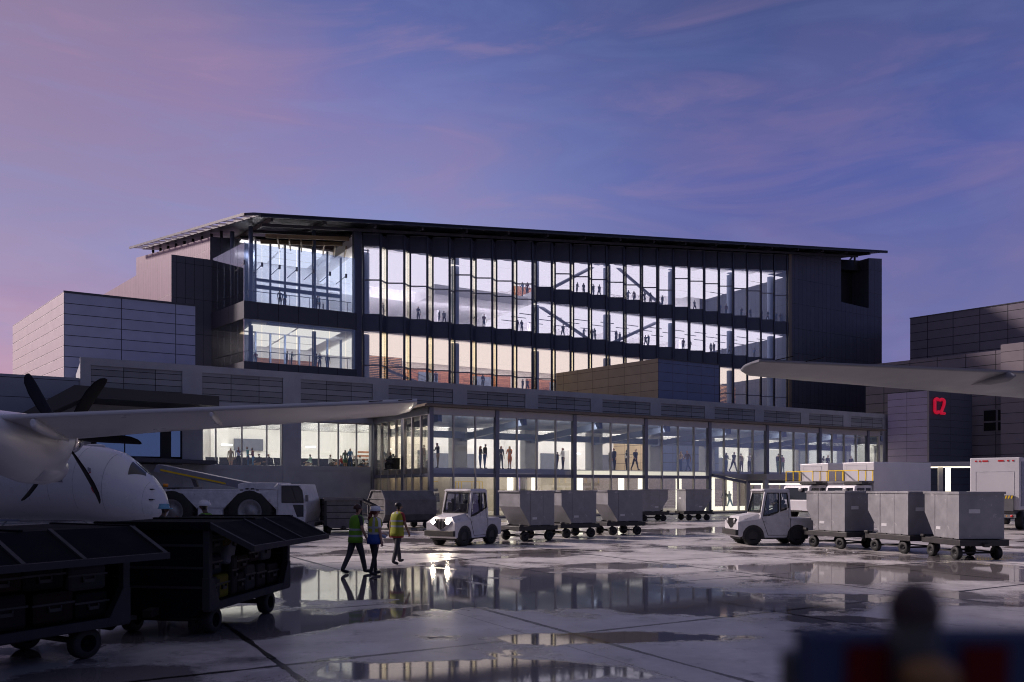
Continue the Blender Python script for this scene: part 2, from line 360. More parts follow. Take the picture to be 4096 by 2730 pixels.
    L.new(c5.outputs[2], b.inputs['Base Color'])
    rdry = mr(nf, .3, .7, .30, .46)
    r1 = nn('ShaderNodeMix'); L.new(damp, r1.inputs[0]); L.new(rdry, r1.inputs[2]); r1.inputs[3].default_value = .24
    r2 = nn('ShaderNodeMix'); L.new(wet, r2.inputs[0]); L.new(r1.outputs[0], r2.inputs[2]); r2.inputs[3].default_value = .05
    L.new(r2.outputs[0], b.inputs['Roughness']); b.inputs['Specular IOR Level'].default_value = .6
    bh = math_('ADD', math_('MULTIPLY', nf, .5), math_('MULTIPLY', j, -2.0))
    bp = nn('ShaderNodeBump'); bp.inputs['Distance'].default_value = .006
    L.new(bh, bp.inputs['Height']); L.new(mr(wet, 0, 1, .45, .015), bp.inputs['Strength']); L.new(bp.outputs[0], b.inputs['Normal'])
    return m
g = MB(); g.poly([(-500, -200, 0), (500, -200, 0), (500, 900, 0), (-500, 900, 0)])
tag(g.build('ground', ground_mat()), 'wet concrete apron with slab joints and mirror-like puddles', 'ground', kind='structure')
# raised pavement with its kerb along the terminal
M_kerb = mat('kerb_stone', (.22, .2, .2), .6, var=.2, scale=6, bump=.3)
kb = MB(); a = [(-24, -2.2), (-1.6, -2.2), (-1.6, -12.4), (52, -12.4), (52, -11), (52, 1), (-24, 1)]
kb.prism([(p[0], p[1]) for p in a], .004, .14, axis='z')
tag(kb.build('pavement', M_kerb, loc=W(0, 0), rotz=ANG, bevel=.03), 'kerbed pavement strip along the terminal front', 'pavement', kind='structure')

# ============================================================ shared building materials
M_metal = mat('dark_bronze_metal', (.050, .056, .092), .45, .2, .12, 1.2)
M_metal2 = mat('charcoal_metal', (.05, .05, .062), .5, .3, .1, 1.5)
M_fin = mat('grey_frame', (.14, .145, .19), .4, .3, .08, 2)
M_frame = mat('pale_frame', (.38, .36, .36), .42, .35, .08, 2)
M_conc = mat('cast_concrete', (.36, .365, .39), .75, 0, .14, .8, .1)
M_white = mat('white_interior', (.88, .87, .87), .7, 0, .04, .5)
M_slab = mat('pale_slab', (.5, .48, .47), .6, 0, .05, .5)
M_floor = mat('polished_floor', (.62, .60, .58), .3, 0, .06, .6)
M_wood = grid_mat('red_oak_panel', (.36, .15, .085), 3.2, .22, .012, (.16, .07, .05), .45, .3, off=.5)
M_slat = grid_mat('timber_slats', (.5, .26, .13), 9, .2, .075, (.05, .03, .025), .5, .15)
M_paint = mat('blue_grey_steel', (.15, .19, .29), .45, .1, .05, 1)
M_black = mat('black_void', (.006, .006, .008), .6, 0, 0)
G_sky = glass_mat('facade_glass', (.86, .85, .93), .13, .62)  # lavender of the reflected sky put into the tint
G_screen = glass_mat('terrace_screen_glass', (.78, .84, .95), .12, .6)
G_edge = glass_mat('side_screen_glass', (.80, .78, .76), .16, .6)
G_conc = glass_mat('concourse_glass', (.93, .95, 1), .05, .25)
G_clear = glass_mat('clear_glass', (.90, .93, .96), .06, .35)
G_side = glass_mat('return_glass', (.95, .93, .88), .04, .4)
G_blue = glass_mat('blue_mirror_glass', (.10, .16, .28), .55, .9, 0., (.55, .75, 1))
E_warm = emit_mat('warm_ceiling_light', (1, .84, .62), 1.5)
E_cool = emit_mat('neutral_ceiling_light', (1, .95, .95), 1.35)
E_lounge = emit_mat('lounge_light', (1, .91, .76), 2.1)
E_lamp = emit_mat('wall_lamp', (1, .95, .87), 2.4)
E_strip = emit_mat('warm_strip_light', (1, .88, .66), 2.0)
C_board = grid_mat('board_marked_concrete', (.265, .27, .285), 2.0, .42, .02, (.008, .008, .01), .85, .22, voff=-.14)
def bth(name, label, cat, s0, t0, group=None): return thing(name, label, cat, W(s0, t0), ANG, group)
BT = -10.7                                               # front glass of the concourse
def sp(x, t): return s_at(x, t)
def al(p, m): return (p[0] + TS * m, p[1] + TT * m)       # walk m metres along the skewed direction

# ============================================================ glass tower
S0, T0 = 5.6, 20.0; O = (S0, T0, 0)
tower = bth('airport_tower', 'dark metal tower with sawtooth glass front and floating sloped roof', 'building', S0, T0)
def tb(name, mb, mats, parent=None, **k): return mb.build(name, mats, parent or tower, **k)
def ztop(i): return 28.9 + .29 * i
NB = 24
DPL = .9
for i in range(NB):
    so_ = 8.37 + 2.695 * i; a = (so_ - 1.70, T0 + DPL); b = (so_, T0); c = (so_ + .995, T0 + DPL)
    zt = ztop(i); zw = 27.7 + max(0, i - 3) * .285; up = i >= 8
    f = MB(O); th = .28
    def band(z0, z1, cap=True):
        f.wall(a, b, th, z0, z1, 0)
        if i < NB - 1: f.wall(b, c, th, z0, z1, 0)
        # closing soffit between the fold and the slab behind it
        f.hexa([(a[0], a[1], z0 + .05), (b[0], b[1] + .05, z0 + .05), (c[0], c[1], z0 + .05), (so_ - .3, T0 + 1.2, z0 + .05)], [(a[0], a[1], z0 + .12), (b[0], b[1] + .05, z0 + .12), (c[0], c[1], z0 + .12), (so_ - .3, T0 + 1.2, z0 + .12)], 0)
    band(zw, zt); f.wall((a[0], a[1] - .03), (b[0], b[1] - .03), .34, zt, zt + .1, 1)
    band(18.7, 20.5)
    if up: band(24.27, 26.05)
    f.box(b[0] - .19, b[0] + .05, b[1] - .10, b[1] + .02, 10.9, zt + .02, 2)          # outer fin
    f.box(a[0] - .06, a[0] + .11, a[1] - .05, a[1] + .08, 10.9, zt, 2)
    tr = [15.07]
    if i < 4: tr += [24.1]
    elif i < 8: tr += [26.05, 24.25]
    elif 9 <= i < 16: tr += [27.95]
    elif i >= 16: tr += [29.8]
    for z in tr:
        f.wall((a[0], a[1] + .02), (b[0], b[1] + .02), .16, z - .06, z + .06, 1)
        if i < NB - 1: f.wall((b[0], b[1] + .02), (c[0], c[1] + .02), .16, z - .06, z + .06, 1)
    bay = tb('facade_bay', f, [M_metal, M_fin, mat('fin_metal', (.036, .04, .068), .4, .3, .08, 2)])
    lev = [(10.9, 18.7), (20.5, 24.27), (26.05, zw)] if up else [(10.9, 18.7), (20.5, zw)]
    for z0, z1 in lev:
        g = MB(O); d = .10
        g.wall((a[0] + .05, a[1] + d), (b[0] - .09, b[1] + d), .02, z0, z1, 0)
        if i < NB - 1: g.wall((b[0] + .09, b[1] + d), (c[0] - .05, c[1] + d), .02, z0, z1, 1)
        g.build('window', [G_sky, G_side], bay)
SE = 8.37 + 2.695 * 23
# floor plates, back walls, ceilings
m = MB(O); m.box(S0 + .2, SE + .2, 21.0, 40, 13.25, 13.55); tb('lower_floor', m, M_floor)
m = MB(O); m.box(S0 + .2, SE + .2, 21.25, 40, 18.75, 20.45); tb('middle_floor', m, M_white)
m = MB(O); m.box(29.0, SE + .2, 21.25, 40, 24.32, 26.0); m.box(S0 + .2, 29, 30, 40, 24.6, 25.9); m.box(16.5, 29, 24.2, 30, 24.45, 25.6); tb('upper_floor', m, M_white)
m = MB(O); m.hexa([(S0, 20.95, 27.6), (SE, 21.0, 33.3), (SE, 40, 33.6), (S0, 40, 27.9)], [(S0, 21.2, 28.8), (SE, 21.2, 35.2), (SE, 40, 35.4), (S0, 40, 29.0)]); tb('top_ceiling', m, M_white)
m = MB(O); m.wall((-1, 38.5), (SE + .4, 38.5), .4, 16.2, (28.6, 35.2), 0); m.box(-1, SE + .4, 38.4, 38.9, 10.5, 16.2, 1); m.box(30.5, 44, 30, 30.3, 26, 28.4, 1)
m.box(9.5, 14.6, 29.3, 29.5, 13.55, 17.6, 2); m.box(63.8, 69.5, 29.3, 29.5, 13.55, 17.6, 2); m.box(57, 64, 30, 30.2, 13.55, 18, 1); m.box(33, 56, 31, 31.2, 13.55, 16.6, 1); m.box(15, 30, 30, 30.2, 13.55, 16.6, 1)
tb('back_wall', m, [M_white, M_wood, M_slat])
for x in (17.0, 24.5, 36, 47, 59):
    m = MB(O); m.box(x, x + 2.6, 29.85, 29.98, 13.55, 16.2, 0); m.box(x + 1.22, x + 1.38, 29.8, 29.86, 13.55, 16.2, 1)
    tb('inner_door', m, [mat('blue_grey_door', (.16, .2, .3), .4), M_fin])
for k in range(7): m = MB(O); m.box(20 + k * 6.6, 20.4 + k * 6.6, 31, 37, 20.45, 24.3); tb('partition', m, M_white)
# pendant strips under the middle ceiling
m = MB(O)
for k in range(11):
    for t_ in (22.6, 24.6, 27): m.box(27 + k * 4.0, 29.1 + k * 4.0, t_, t_ + .1, 23.0 + .06 * k, 23.08 + .06 * k)
tb('pendant_rail', m, M_fin)
for k in range(12):
    x = 7 + 5.35 * k
    for zc, mt, tt in ((18.62, E_warm, (21.6, 25.6, 29.6, 33.8)), (24.2 if x > 28 else 27.4, E_cool, (21.6, 25.6, 29.6, 33.8)), (27.6 + .088 * (x - S0) - .04, E_cool, (21.6, 25.6, 29.6, 33.8))):
        if zc > 26 and x < 28 and mt is E_cool and zc < 27.5 and zc != 27.4: continue
        m = MB(O)
        for t_ in tt: m.box(x, x + 5.3, t_, t_ + 3.7, zc - .06, zc)
        tb('ceiling_light', m, mt)
for i in (0, 4, 8, 12, 16, 20, 23):
    x = 8.37 + 2.695 * i - .95; m = MB(O)
    m.cyl((x, 22.3, 10.5), (x, 22.3, 13.6), .62, n=20); m.cyl((x, 22.3, 13.5), (x, 22.3, ztop(i) + .4), .48, n=20); tb('column', m, M_paint)
cs = lambda i: 8.37 + 2.695 * i - .95
for p, q in (((cs(9) - 1, 22.6, 26.1), (cs(12), 22.6, 31.2)), ((cs(12) + .4, 22.6, 31.4), (cs(16) - 1, 22.6, 26.2)), ((cs(8), 22.6, 24.6), (cs(11) + 1, 22.6, 20.4)), ((cs(12) + .6, 22.6, 20.5), (cs(15) + 1, 22.6, 24.4))):
    m = MB(O); m.cyl(p, q, .21, n=12); tb('brace', m, mat('pale_steel_brace', (.27, .29, .38), .5, 0, .05))
# stair in the lower left bays
m = MB(O); m.bar((10, 23.4, 15.3), (15.5, 23.4, 13.5), .12, .3); m.bar((10, 23.4, 16.3), (15.5, 23.4, 14.5), .06); m.bar((10, 23.4, 15.9), (15.5, 23.4, 14.1), .04)
tb('stair', m, M_fin)
# added fill lights under the ceilings, brightening back walls and concourse figures
def add_fill(s0, s1, t_, z, w, col=(1, .94, .96), tilt=20):
    l = bpy.data.lights.new('fill_light', 'AREA'); l.shape = 'RECTANGLE'; l.size = abs(s1 - s0); l.size_y = .5; l.energy = w; l.color = col
    o = bpy.data.objects.new('fill_light', l); COL.objects.link(o); o.location = W((s0 + s1) / 2, t_, z); o.rotation_euler = (PI / 2 - math.radians(tilt), 0, ANG)
add_fill(7, 69, 27.5, 17.8, 1100, (1, .90, .78)); add_fill(7, 69, 27.5, 23.5, 1500); add_fill(7, 28, 26, 26.6, 500); add_fill(30, 69, 27, 29.5, 1100)
add_fill(-5, 5, 24, 17.6, 360, (1, .9, .8)); add_fill(-5, 5, 27.5, 27, 330, (.94, .94, 1))
add_fill(-18, 62, 5.0, 6.85, 850, (1, .90, .74)); add_fill(1.5, 47, BT + .8, 6.9, 900, (1, .88, .70), 35)
# dark end walls and side volumes
C_dark = grid_mat('dark_cladding', (.062, .066, .092), .86, 3.6, .022, (.006, .006, .009), .45, .06, .25)
C_dark2 = grid_mat('pink_lit_cladding', (.22, .15, .19), .55, 5.2, .02, (.10, .07, .08), .5, .05, .2, voff=-1.2)  # paler copy of the dark cladding, pink side light put into the colour
zr = lambda s: 35.85 + .108 * (s - 70.9)
e0, e1 = SE + .35, 91.7
m = MB(O); oa, ob = 82.0, 88.5
def ew(x0, x1, z0, zf): m.hexa([(x0, T0, z0[0]), (x1, T0, z0[1]), (x1, 46, z0[1]), (x0, 46, z0[0])], [(x0, T0, zf(x0)), (x1, T0, zf(x1)), (x1, 46, zf(x1)), (x0, 46, zf(x0))])
ew(e0 + .5, oa, (10, 10), zr); ew(ob, e1, (10, 10), zr); ew(oa, ob, (10, 10), lambda s: 30.2 - .04 * (s - oa)); tb('end_wall', m, C_dark)
m = MB(O); m.box(oa, ob, 23, 23.3, 30, zr(oa) - .2); tb('recess', m, M_black)
m = MB(O); m.box(e0 - .1, e0 + .45, T0 - .05, T0 + .4, 10, zr(e0)); tb('edge_post', m, mat('tan_post', (.14, .11, .085), .5))
v1 = (sp(686, 28), 28); v2 = (sp(840.5, 28), 28)
m = MB(O); q = al(v1, 24); rs = sp(1005, 28); m.hexa([(*v1, 9), (rs, 28, 9), (rs + TS * 24, q[1], 9), (*q, 9)], [(*v1, 25.9), (rs, 28, 25.9), (rs + TS * 24, q[1], 25.9), (*q, 25.9)], 0)
o = tb('lower_side_block', m, [C_dark2])
q2 = al(v2, 23.3); rf = (sp(1010, 28), 28)
m = MB(O); m.hexa([(*v2, 25.85), (*rf, 25.85), (rf[0] + TS * 23, q2[1], 25.85), (*q2, 25.85)], [(*v2, 28.3), (rf[0], 28, 28.6), (rf[0] + TS * 23, q2[1], 31.3), (*q2, 31.0)], 0)
tb('upper_side_block', m, [C_dark2])
# dark front faces of the two side blocks
m = MB(O); m.wall((v1[0] - .02, 27.96), (rf[0] + .1, 27.96), -.05, 9, 25.93, 0); m.wall((v2[0] - .02, 27.96), (rf[0] + .1, 27.96), -.05, 25.95, (28.33, 28.65), 0); tb('front_cladding', m, C_dark)
# terraces
ta = (sp(976, T0), T0); tbk = al(ta, 8.3)
for z0, z1, nm in ((18.6, 20.3, 'upper_terrace'), (11, 14.42, 'lower_terrace')):
    m = MB(O); m.hexa([(*ta, z0), (S0 + .1, T0, z0), (S0 + .1, 29, z0), (tbk[0], tbk[1], z0)], [(*ta, z1), (S0 + .1, T0, z1), (S0 + .1, 29, z1), (tbk[0], tbk[1], z1)]); tb(nm, m, grid_mat(nm + '_cladding', (.042, .045, .065), 2.0, 9, .03, (.008, .008, .01), .5, .05, .2))
gl = (ta[0] + .05, T0 + .12); gk = al(gl, 8.1); L_ = S0 - gl[0]
for z0, z1, nm in ((20.3, 26.0, 'upper_glass_screen'), (14.42, 18.6, 'lower_glass_screen')):
    for k in range(7):
        m = MB(O); x0 = gl[0] + L_ * k / 6.6; x1 = min(S0, gl[0] + L_ * (k + 1) / 6.6) - .035
        m.box(x0, x1, T0 + .12, T0 + .15, z0, z1); tb('glass_panel', m, G_screen)
    for k in range(5):
        m = MB(O); p = al(gl, 8.1 * k / 5); q = al(gl, 8.1 * (k + 1) / 5 - .04); m.wall(p, q, -.03, z0, z1); tb('glass_panel', m, G_edge)
for k in range(7):
    x = gl[0] + L_ * k / 6.6; m = MB(O); m.box(x - .09, x + .09, T0 + .02, T0 + .2, 23.85, 24.25); m.bar((x, T0 + .2, 24.05), (x - .4, T0 + 2.2, 23.6), .05); tb('glass_bracket', m, M_fin)
m = MB(O)
for zf in (20.3, 14.42):
    pts = [(tbk[0] + .4, tbk[1] - .5, zf + 1.15), (ta[0] + .5, T0 + .6, zf + 1.15), (S0 - .3, T0 + .6, zf + 1.15)]
    m.tube(pts, .035, 6)
    for k in range(6):
        x = ta[0] + .6 + 2.0 * k; m.cyl((x, T0 + .6, zf), (x, T0 + .6, zf + 1.15), .03, n=6)
    for k in range(4):
        p = al((ta[0] + .5, T0 + .6), 1.9 * k); m.cyl((*p, zf), (*p, zf + 1.15), .03, n=6)
tb('railing', m, M_fin)
# rooms behind the terraces
m = MB(O); wi = 26.5
for z0, z1 in ((14.42, 18.6), (20.3, 28.2)):
    x = rf[0]
    while x < S0 + .6: m = MB(O); m.box(x - .09, x + .09, wi, wi + .25, z0, z1, 0); tb('inner_mullion', m, M_paint); x += 1.55
m = MB(O); m.box(rf[0], S0 + .6, wi, wi + .25, 23.2, 23.6, 0); m.box(rf[0], S0 + .6, wi - .1, wi + .3, 24.0, 24.25, 0)
tb('inner_transom', m, M_paint)
m = MB(O); m.box(rf[0], S0 + .4, 35, 35.3, 14.4, 29.5, 0); m.box(-2, S0, 33, 33.2, 14.4, 16.9, 1); m.box(rf[0], rf[0] + .3, 28, 35, 14.4, 29, 0); m.box(-4.6, -2.4, 29.6, 29.8, 14.4, 17.4, 1)
tb('lounge_wall', m, [M_white, M_wood])
m = MB(O); m.box(rf[0], S0 + .4, 21, 35, 18.5, 18.62, 0); tb('lounge_ceiling', m, M_white); m = MB(O); m.box(rf[0], S0 + .4, wi + .3, 35, 28.3, 28.5, 0); tb('lounge_ceiling', m, M_white)
for zc, mt in ((18.5, E_warm), (28.25, E_cool)):
    m = MB(O)
    for t_ in ((22, 26.8, 31) if zc < 20 else (27, 29.7, 32.4)):
        for x in (-4.5, .2): m.box(x, x + 4.4, t_, t_ + (3.6 if zc < 20 else 2.2), zc - .06, zc)
    tb('ceiling_light', m, mt)
m = MB(O)
for k in range(9): m.bar((rf[0] + 1 + 1.2 * k, 21.5, 27.4), (rf[0] + 2.6 + 1.2 * k, 27, 28.0), .14, .35)
for t_ in (22.2, 24.4): m.bar((rf[0], t_, 27.55), (S0, t_, 28.6), .16, .4)
tb('roof_truss', m, mat('warm_truss', (.30, .22, .13), .5))
m = MB(O); m.box(S0 - .1, S0 + .75, T0 + .3, T0 + .9, 13.6, 28.9, 0); m.box(S0 - .1, S0 + .75, T0 - .1, T0 + .3, 10.5, 11.6, 0); tb('louvre_post', m, M_metal)
m = MB(O)
for k in range(40): m.box(S0 - .15, S0 - .05, T0 + .2, T0 + .95, 14.5 + k * .1, 14.55 + k * .1)
tb('louvre', m, M_metal2)
# floating roof
R0, R1 = -6.4, 88.9; RT = 17.0
def zroof(s, t): return 27.87 + .108 * (s + 6.4) + .1447 * (t - RT)
def rp(s, t, dz=0): return (s, t, zroof(s, t) + dz)
qa = al((R0, RT), 33); 
m = MB(O); e = 1.6; pa, pb, pc, pd = (R0 + e, RT), (R1, RT), (R1 - 8, RT + 33), (qa[0] + e, qa[1])
m.hexa([rp(*pa, -.22), rp(*pb, -.22), rp(*pc, -.22), rp(*pd, -.22)], [rp(*pa), rp(*pb), rp(*pc), rp(*pd)])
m.hexa([rp(*pa, -.34), rp(pb[0], RT, -.34), rp(pb[0], RT + .3, -.34), rp(pa[0], RT + .3, -.34)], [rp(*pa, .05), rp(pb[0], RT, .05), rp(pb[0], RT + .3, .05), rp(pa[0], RT + .3, .05)])
roof = tb('roof', m, mat('roof_metal', (.035, .038, .052), .4, .5, .1, .6))
m = MB(O)
for d in (0, e - .15): m.hexa([rp(R0 + d, RT + (.9 if d == 0 else 0), -.2), rp(R0 + d + .16, RT + (.5 if d == 0 else 0), -.2), rp(qa[0] + d + .16, qa[1], -.2), rp(qa[0] + d, qa[1], -.2)], [rp(R0 + d, RT + (.9 if d == 0 else 0), .06), rp(R0 + d + .16, RT + (.5 if d == 0 else 0), .06), rp(qa[0] + d + .16, qa[1], .06), rp(qa[0] + d, qa[1], .06)])
m.hexa([rp(R0 + .05, RT + .8, -.2), rp(R0 + .9, RT + .05, -.2), rp(pa[0], RT, -.2), rp(pa[0], RT + .2, -.2)], [rp(R0 + .05, RT + .8, .06), rp(R0 + .9, RT + .05, .06), rp(pa[0], RT, .06), rp(pa[0], RT + .2, .06)])
m.build('edge_beam', mat('edge_beam_metal', (.06, .055, .066), .45, .4), roof)
m = MB(O)
for k in range(17):
    f_ = 1.4 + 1.9 * k; p = al((R0 + .16, RT), f_); q = (p[0] + e - .3, p[1])
    m.hexa([rp(p[0], p[1], -.2), rp(q[0], q[1], -.2), rp(q[0], q[1] + .25, -.2), rp(p[0], p[1] + .25, -.2)], [rp(p[0], p[1] + .6, .0), rp(q[0], q[1] + .6, .0), rp(q[0], q[1] + .8, .0), rp(p[0], p[1] + .8, .0)])
m.build('louvre', mat('louvre_metal', (.25, .2, .23), .5, .3), roof)
for k in range(18):
    x = -3.6 + 5.25 * k
    m = MB(O); x2 = min(x, 79)
    m.hexa([rp(x - .13, RT + .7, -.62), rp(x + .13, RT + .7, -.62), rp(x + .13, RT + 31, -.62), rp(x - .13, RT + 31, -.62)], [rp(x - .13, RT + .7, -.22), rp(x + .13, RT + .7, -.22), rp(x + .13, RT + 31, -.22), rp(x - .13, RT + 31, -.22)])
    m.build('beam', M_metal2, roof)
m = MB(O)
for t_ in (19.2, 24, 29, 36): m.hexa([rp(R0 + 2.2, t_, -.9), rp(R1 - 4, t_, -.9), rp(R1 - 4, t_ + .22, -.9), rp(R0 + 2.2, t_ + .22, -.9)], [rp(R0 + 2.2, t_, -.6), rp(R1 - 4, t_, -.6), rp(R1 - 4, t_ + .22, -.6), rp(R0 + 2.2, t_ + .22, -.6)])
m.build('purlin', M_metal2, roof)
for x, t_, z0 in ((sp(1003, 22.6), 22.6, 14.4), (sp(1256, 22.6), 22.6, 14.4), (sp(929, 27), 27, 20.3)):
    m = MB(O); m.cyl((x, t_, z0), (x, t_, zroof(x, t_) - .5), .22, n=14); tb('roof_column', m, M_paint)
for k in range(9):
    p = al((v2[0] + 1.2, 28.4), 2.6 * k); m = MB(O); m.cyl((p[0], p[1], 27.5), (p[0], p[1], zroof(*p) - .3), .15, n=8); tb('roof_strut', m, M_metal2)
for k in range(16): x = 8 + 5.25 * k; m = MB(O); m.cyl((x, 21.2, ztop(int((x - 6) / 2.695)) - .5), (x, 21.2, zroof(x, 21.2) - .4), .16, n=8); tb('roof_strut', m, M_metal2)
m = MB(O); m.bar((86, 22, 37), (88, 22, 39), .2); tb('roof_strut', m, M_metal2)
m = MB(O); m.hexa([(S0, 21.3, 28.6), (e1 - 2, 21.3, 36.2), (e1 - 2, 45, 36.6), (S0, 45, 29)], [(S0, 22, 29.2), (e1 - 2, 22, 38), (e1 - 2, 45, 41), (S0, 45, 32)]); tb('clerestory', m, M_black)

# ============================================================ terminal podium
PS0 = -20.6
term = bth('terminal_building', 'long grey concrete terminal with board-marked panels above lit lounge windows', 'building', 20, 0)
O = (20, 0, 0)
def pb_(name, mb, mats, parent=None, **k): return mb.build(name, mats, parent or term, **k)
PER, PL0, PLEN = 7.085, -19.96, 5.75
m = MB(O); PE = 65.4
m.box(PS0, PE, 0, .5, 10.35, 10.85, 0); m.box(PS0, PE, 0, .5, 7.2, 8.3, 0)
for k in range(13):
    x0 = PL0 + PER * (k - 1) + PLEN if k else PS0; x1 = PL0 + PER * k if k < 12 else PE
    m.box(x0, x1, 0, .9, 0, 7.2, 0); m.box(x0, x1, 0, .5, 8.3, 10.35, 0)
m.box(PS0, PE, .5, 20, 10.2, 10.5, 0); m.box(PS0, PS0 + .4, .5, 20, 0, 10.2, 0)
m.box(PS0, -12.8, .05, .5, 0, 3.75, 0); m.box(-12.83, -.2, .05, .5, 0, 3.45, 0); m.box(-12.83, -.2, .02, .55, 3.45, 3.78, 0)
pb_('wall', m, M_conc)
for k in range(12):
    x = PL0 + PER * k; m = MB((x, 0, 8.28)); m.box(x + .02, x + PLEN - .02, .09, .45, 8.28, 10.36)
    o = pb_('concrete_panel', m, C_board); o.location = (x - 20, 0, 8.28)
# lower wing to the left
m = MB(O); m.box(-60, PS0 - .02, .1, 18, 0, 9.45, 0); pb_('side_wing', m, grid_mat('wing_concrete', (.27, .285, .34), 30, 1.25, .02, (.02, .02, .03), .7, .05, voff=-.5))
# first bay: blue glass under a bent canopy
for x0, x1, z0, z1 in ((sp(386, .4), sp(496, .4), 4.3, 7.1), (sp(501, .4), sp(640, .4), 4.3, 7.1), (sp(684, .4), sp(724, .4), 4.3, 7.1)):
    m = MB(O); m.box(x0, x1, .35, .4, z0, z1); pb_('dark_window', m, G_blue)
m = MB(O); m.box(PL0, -14.1, .7, .9, 3.6, 7.3, 0); pb_('window_backing', m, M_black)
m = MB(O); m.box(sp(644, .2), sp(684, .2), .1, .6, 3.75, 7.2); m.box(sp(724, .2), sp(734, .2), .1, .6, 3.75, 7.2); pb_('dark_pier', m, M_black)
ct = -4.2; m = MB(O); c0, c1, c2 = sp(120, ct), sp(299, ct), sp(877, ct)
m.prism([(c0 - 1.5, 5.9), (c0 - 1.5, 5.3), (c1 + .5, 7.75), (c2, 7.62), (c2, 8.28), (c1, 8.5)], ct, -.02, 0); pb_('canopy', m, mat('canopy_bronze', (.05, .045, .045), .55, .1))
m = MB(O); m.prism([(sp(543, -3), 4.12), (sp(543, -3), 3.85), (sp(867, -3), 3.75), (sp(867, -3), 3.98)], -3.0, -.02, 0); pb_('lower_canopy', m, M_metal2)
m = MB(O); x = sp(655, -3); m.box(x - .06, x + .06, -1.2, -1.0, 3.3, 3.82); pb_('canopy_post', m, M_metal2)
# lounge behind the windows
m = MB(O); m.box(-20, 64, .6, 16, 3.2, 3.5); pb_('lounge_floor', m, M_floor)
m = MB(O); m.box(-20, 64, 10.5, 10.8, 3.5, 7.3, 0); m.box(-13.6, -13.4, 1, 10.5, 3.5, 7.3, 0); m.box(-10.6, -9.2, 9.6, 10.5, 3.5, 7.3, 0); m.box(18, 19, 8, 10.5, 3.5, 7.3, 0); m.box(63.5, 64, 1, 10.5, 3.5, 7.3, 0)
for x in (3.5, 13, 25, 33, 41, 50): m.box(x, x + 3.0, 9.2, 10.5, 3.5, 6.0, 0)
pb_('lounge_wall', m, M_white)
m = MB(O)
for x in (8.4, 22.3, 30.2, 47, 56): m.box(x, x + 1.6, 10.3, 10.5, 3.5, 5.7)
m.box(-8.6, -6.2, 10.2, 10.5, 5.3, 6.3); m.box(9.5, 14, 9.05, 9.18, 3.5, 5.4); pb_('dark_opening', m, mat('grey_opening', (.12, .13, .18), .5))
m = MB(O); m.box(sp(1530, 6.3), sp(1556, 6.3), 6.2, 6.4, 4.6, 6.9); pb_('green_panel', m, mat('green_panel', (.05, .45, .05), .5, var=.05))
m = MB(O)
for k in range(5): m.box(2.0, 5.2, 9.6 - .1 * k, 9.7 - .1 * k, 3.9 + .34 * k, 4.06 + .34 * k)
pb_('bookcase_shelf', m, M_wood)
m = MB(O); m.box(-20, 64, .9, 16, 7.25, 7.45); pb_('lounge_ceiling', m, M_white)
m = MB(O)
for k in range(9): m.box(-19.5, 63.5, .95 + k * 1.12, 1.14 + k * 1.12, 7.15, 7.19)
pb_('ceiling_baffle', m, mat('grey_baffle', (.10, .10, .12), .6))
for k in range(12):
    x = -19 + PER * k; m = MB(O)
    for t_ in (.95, 4.2, 7.45): m.box(x, x + 6.7, t_, t_ + 2.9, 7.2, 7.24)
    pb_('ceiling_light', m, E_lounge)
m = MB(O)
for k in range(12): x = PL0 + PER * k + 3; m.box(x, x + .9, 9.1, 9.16, 5.62, 5.76)
pb_('wall_light', m, E_lamp)
# windows of the second and third bay
for k in (1, 2):
    x = PL0 + PER * k + .02; w_ = PLEN - .04; n = 4
    cuts = [0, .165, .485, .80, 1] if k == 1 else [0, .25, .52, .78, 1]
    m = MB(O)
    for c in cuts: m.box(x + c * w_ - .045, x + c * w_ + .045, .12, .3, 3.78, 7.2)
    m.box(x, x + w_, .12, .3, 7.1, 7.2); wf = pb_('window', m, M_frame)
    for a_, b_ in zip(cuts, cuts[1:]):
        m = MB(O); m.box(x + a_ * w_ + .045, x + b_ * w_ - .045, .2, .22, 3.78, 7.1); m.build('pane', G_clear, wf)

# ============================================================ glass concourse
BS1 = 48.2
box = bth('glass_concourse', 'low two-storey glass concourse with bronze eaves lit from inside', 'building', 20, BT)
O = (20, BT, 0)
def cb(name, mb, mats, parent=None, **k): return mb.build(name, mats, parent or box, **k)
ZE = 7.66; ZR = 2.98
m = MB(O); m.box(-.55, BS1 + .3, BT - .55, 0, ZE - .02, ZE + .12, 0); m.box(-.35, BS1, BT - .35, -.02, ZE + .12, ZE + .2, 0); cb('roof', m, mat('bronze_eaves', (.14, .11, .085), .45, .3))
m = MB(O); m.box(0, BS1, BT, BT + .25, ZE - .52, ZE - .03, 0); m.box(0, .25, BT + .25, 0, ZE - .52, ZE - .03, 0); m.box(BS1 - .25, BS1, BT + .25, 0, ZE - .52, ZE - .03, 0); cb('fascia', m, M_frame)
posts = [.15, 5.3, 12.0, 18.9, 25.75, 32.6, 39.5, 46.4]
for x in posts:
    m = MB(O); m.box(x - .15, x + .15, BT - .08, BT + .25, .14, ZE - .03); cb('post', m, M_fin)
m = MB(O); m.box(-.02, .28, -.25, 0.0, .14, ZE - .52); cb('post', m, M_fin)
m = MB(O); m.box(.0, .3, -6.1, -5.7, .14, ZE - .52); cb('post', m, M_fin)
m = MB(O); m.box(.0, 25.7, BT + .02, BT + .2, ZR - .12, ZR + .12, 0); m.box(.02, .2, BT + .2, -.02, ZR - .12, ZR + .12, 0); cb('transom', m, M_fin)
mul = []
for a_, b_ in zip(posts, posts[1:]):
    n = 3 if a_ < 1 else 4
    for j in range(1, n): mul.append(a_ + (b_ - a_) * j / n)
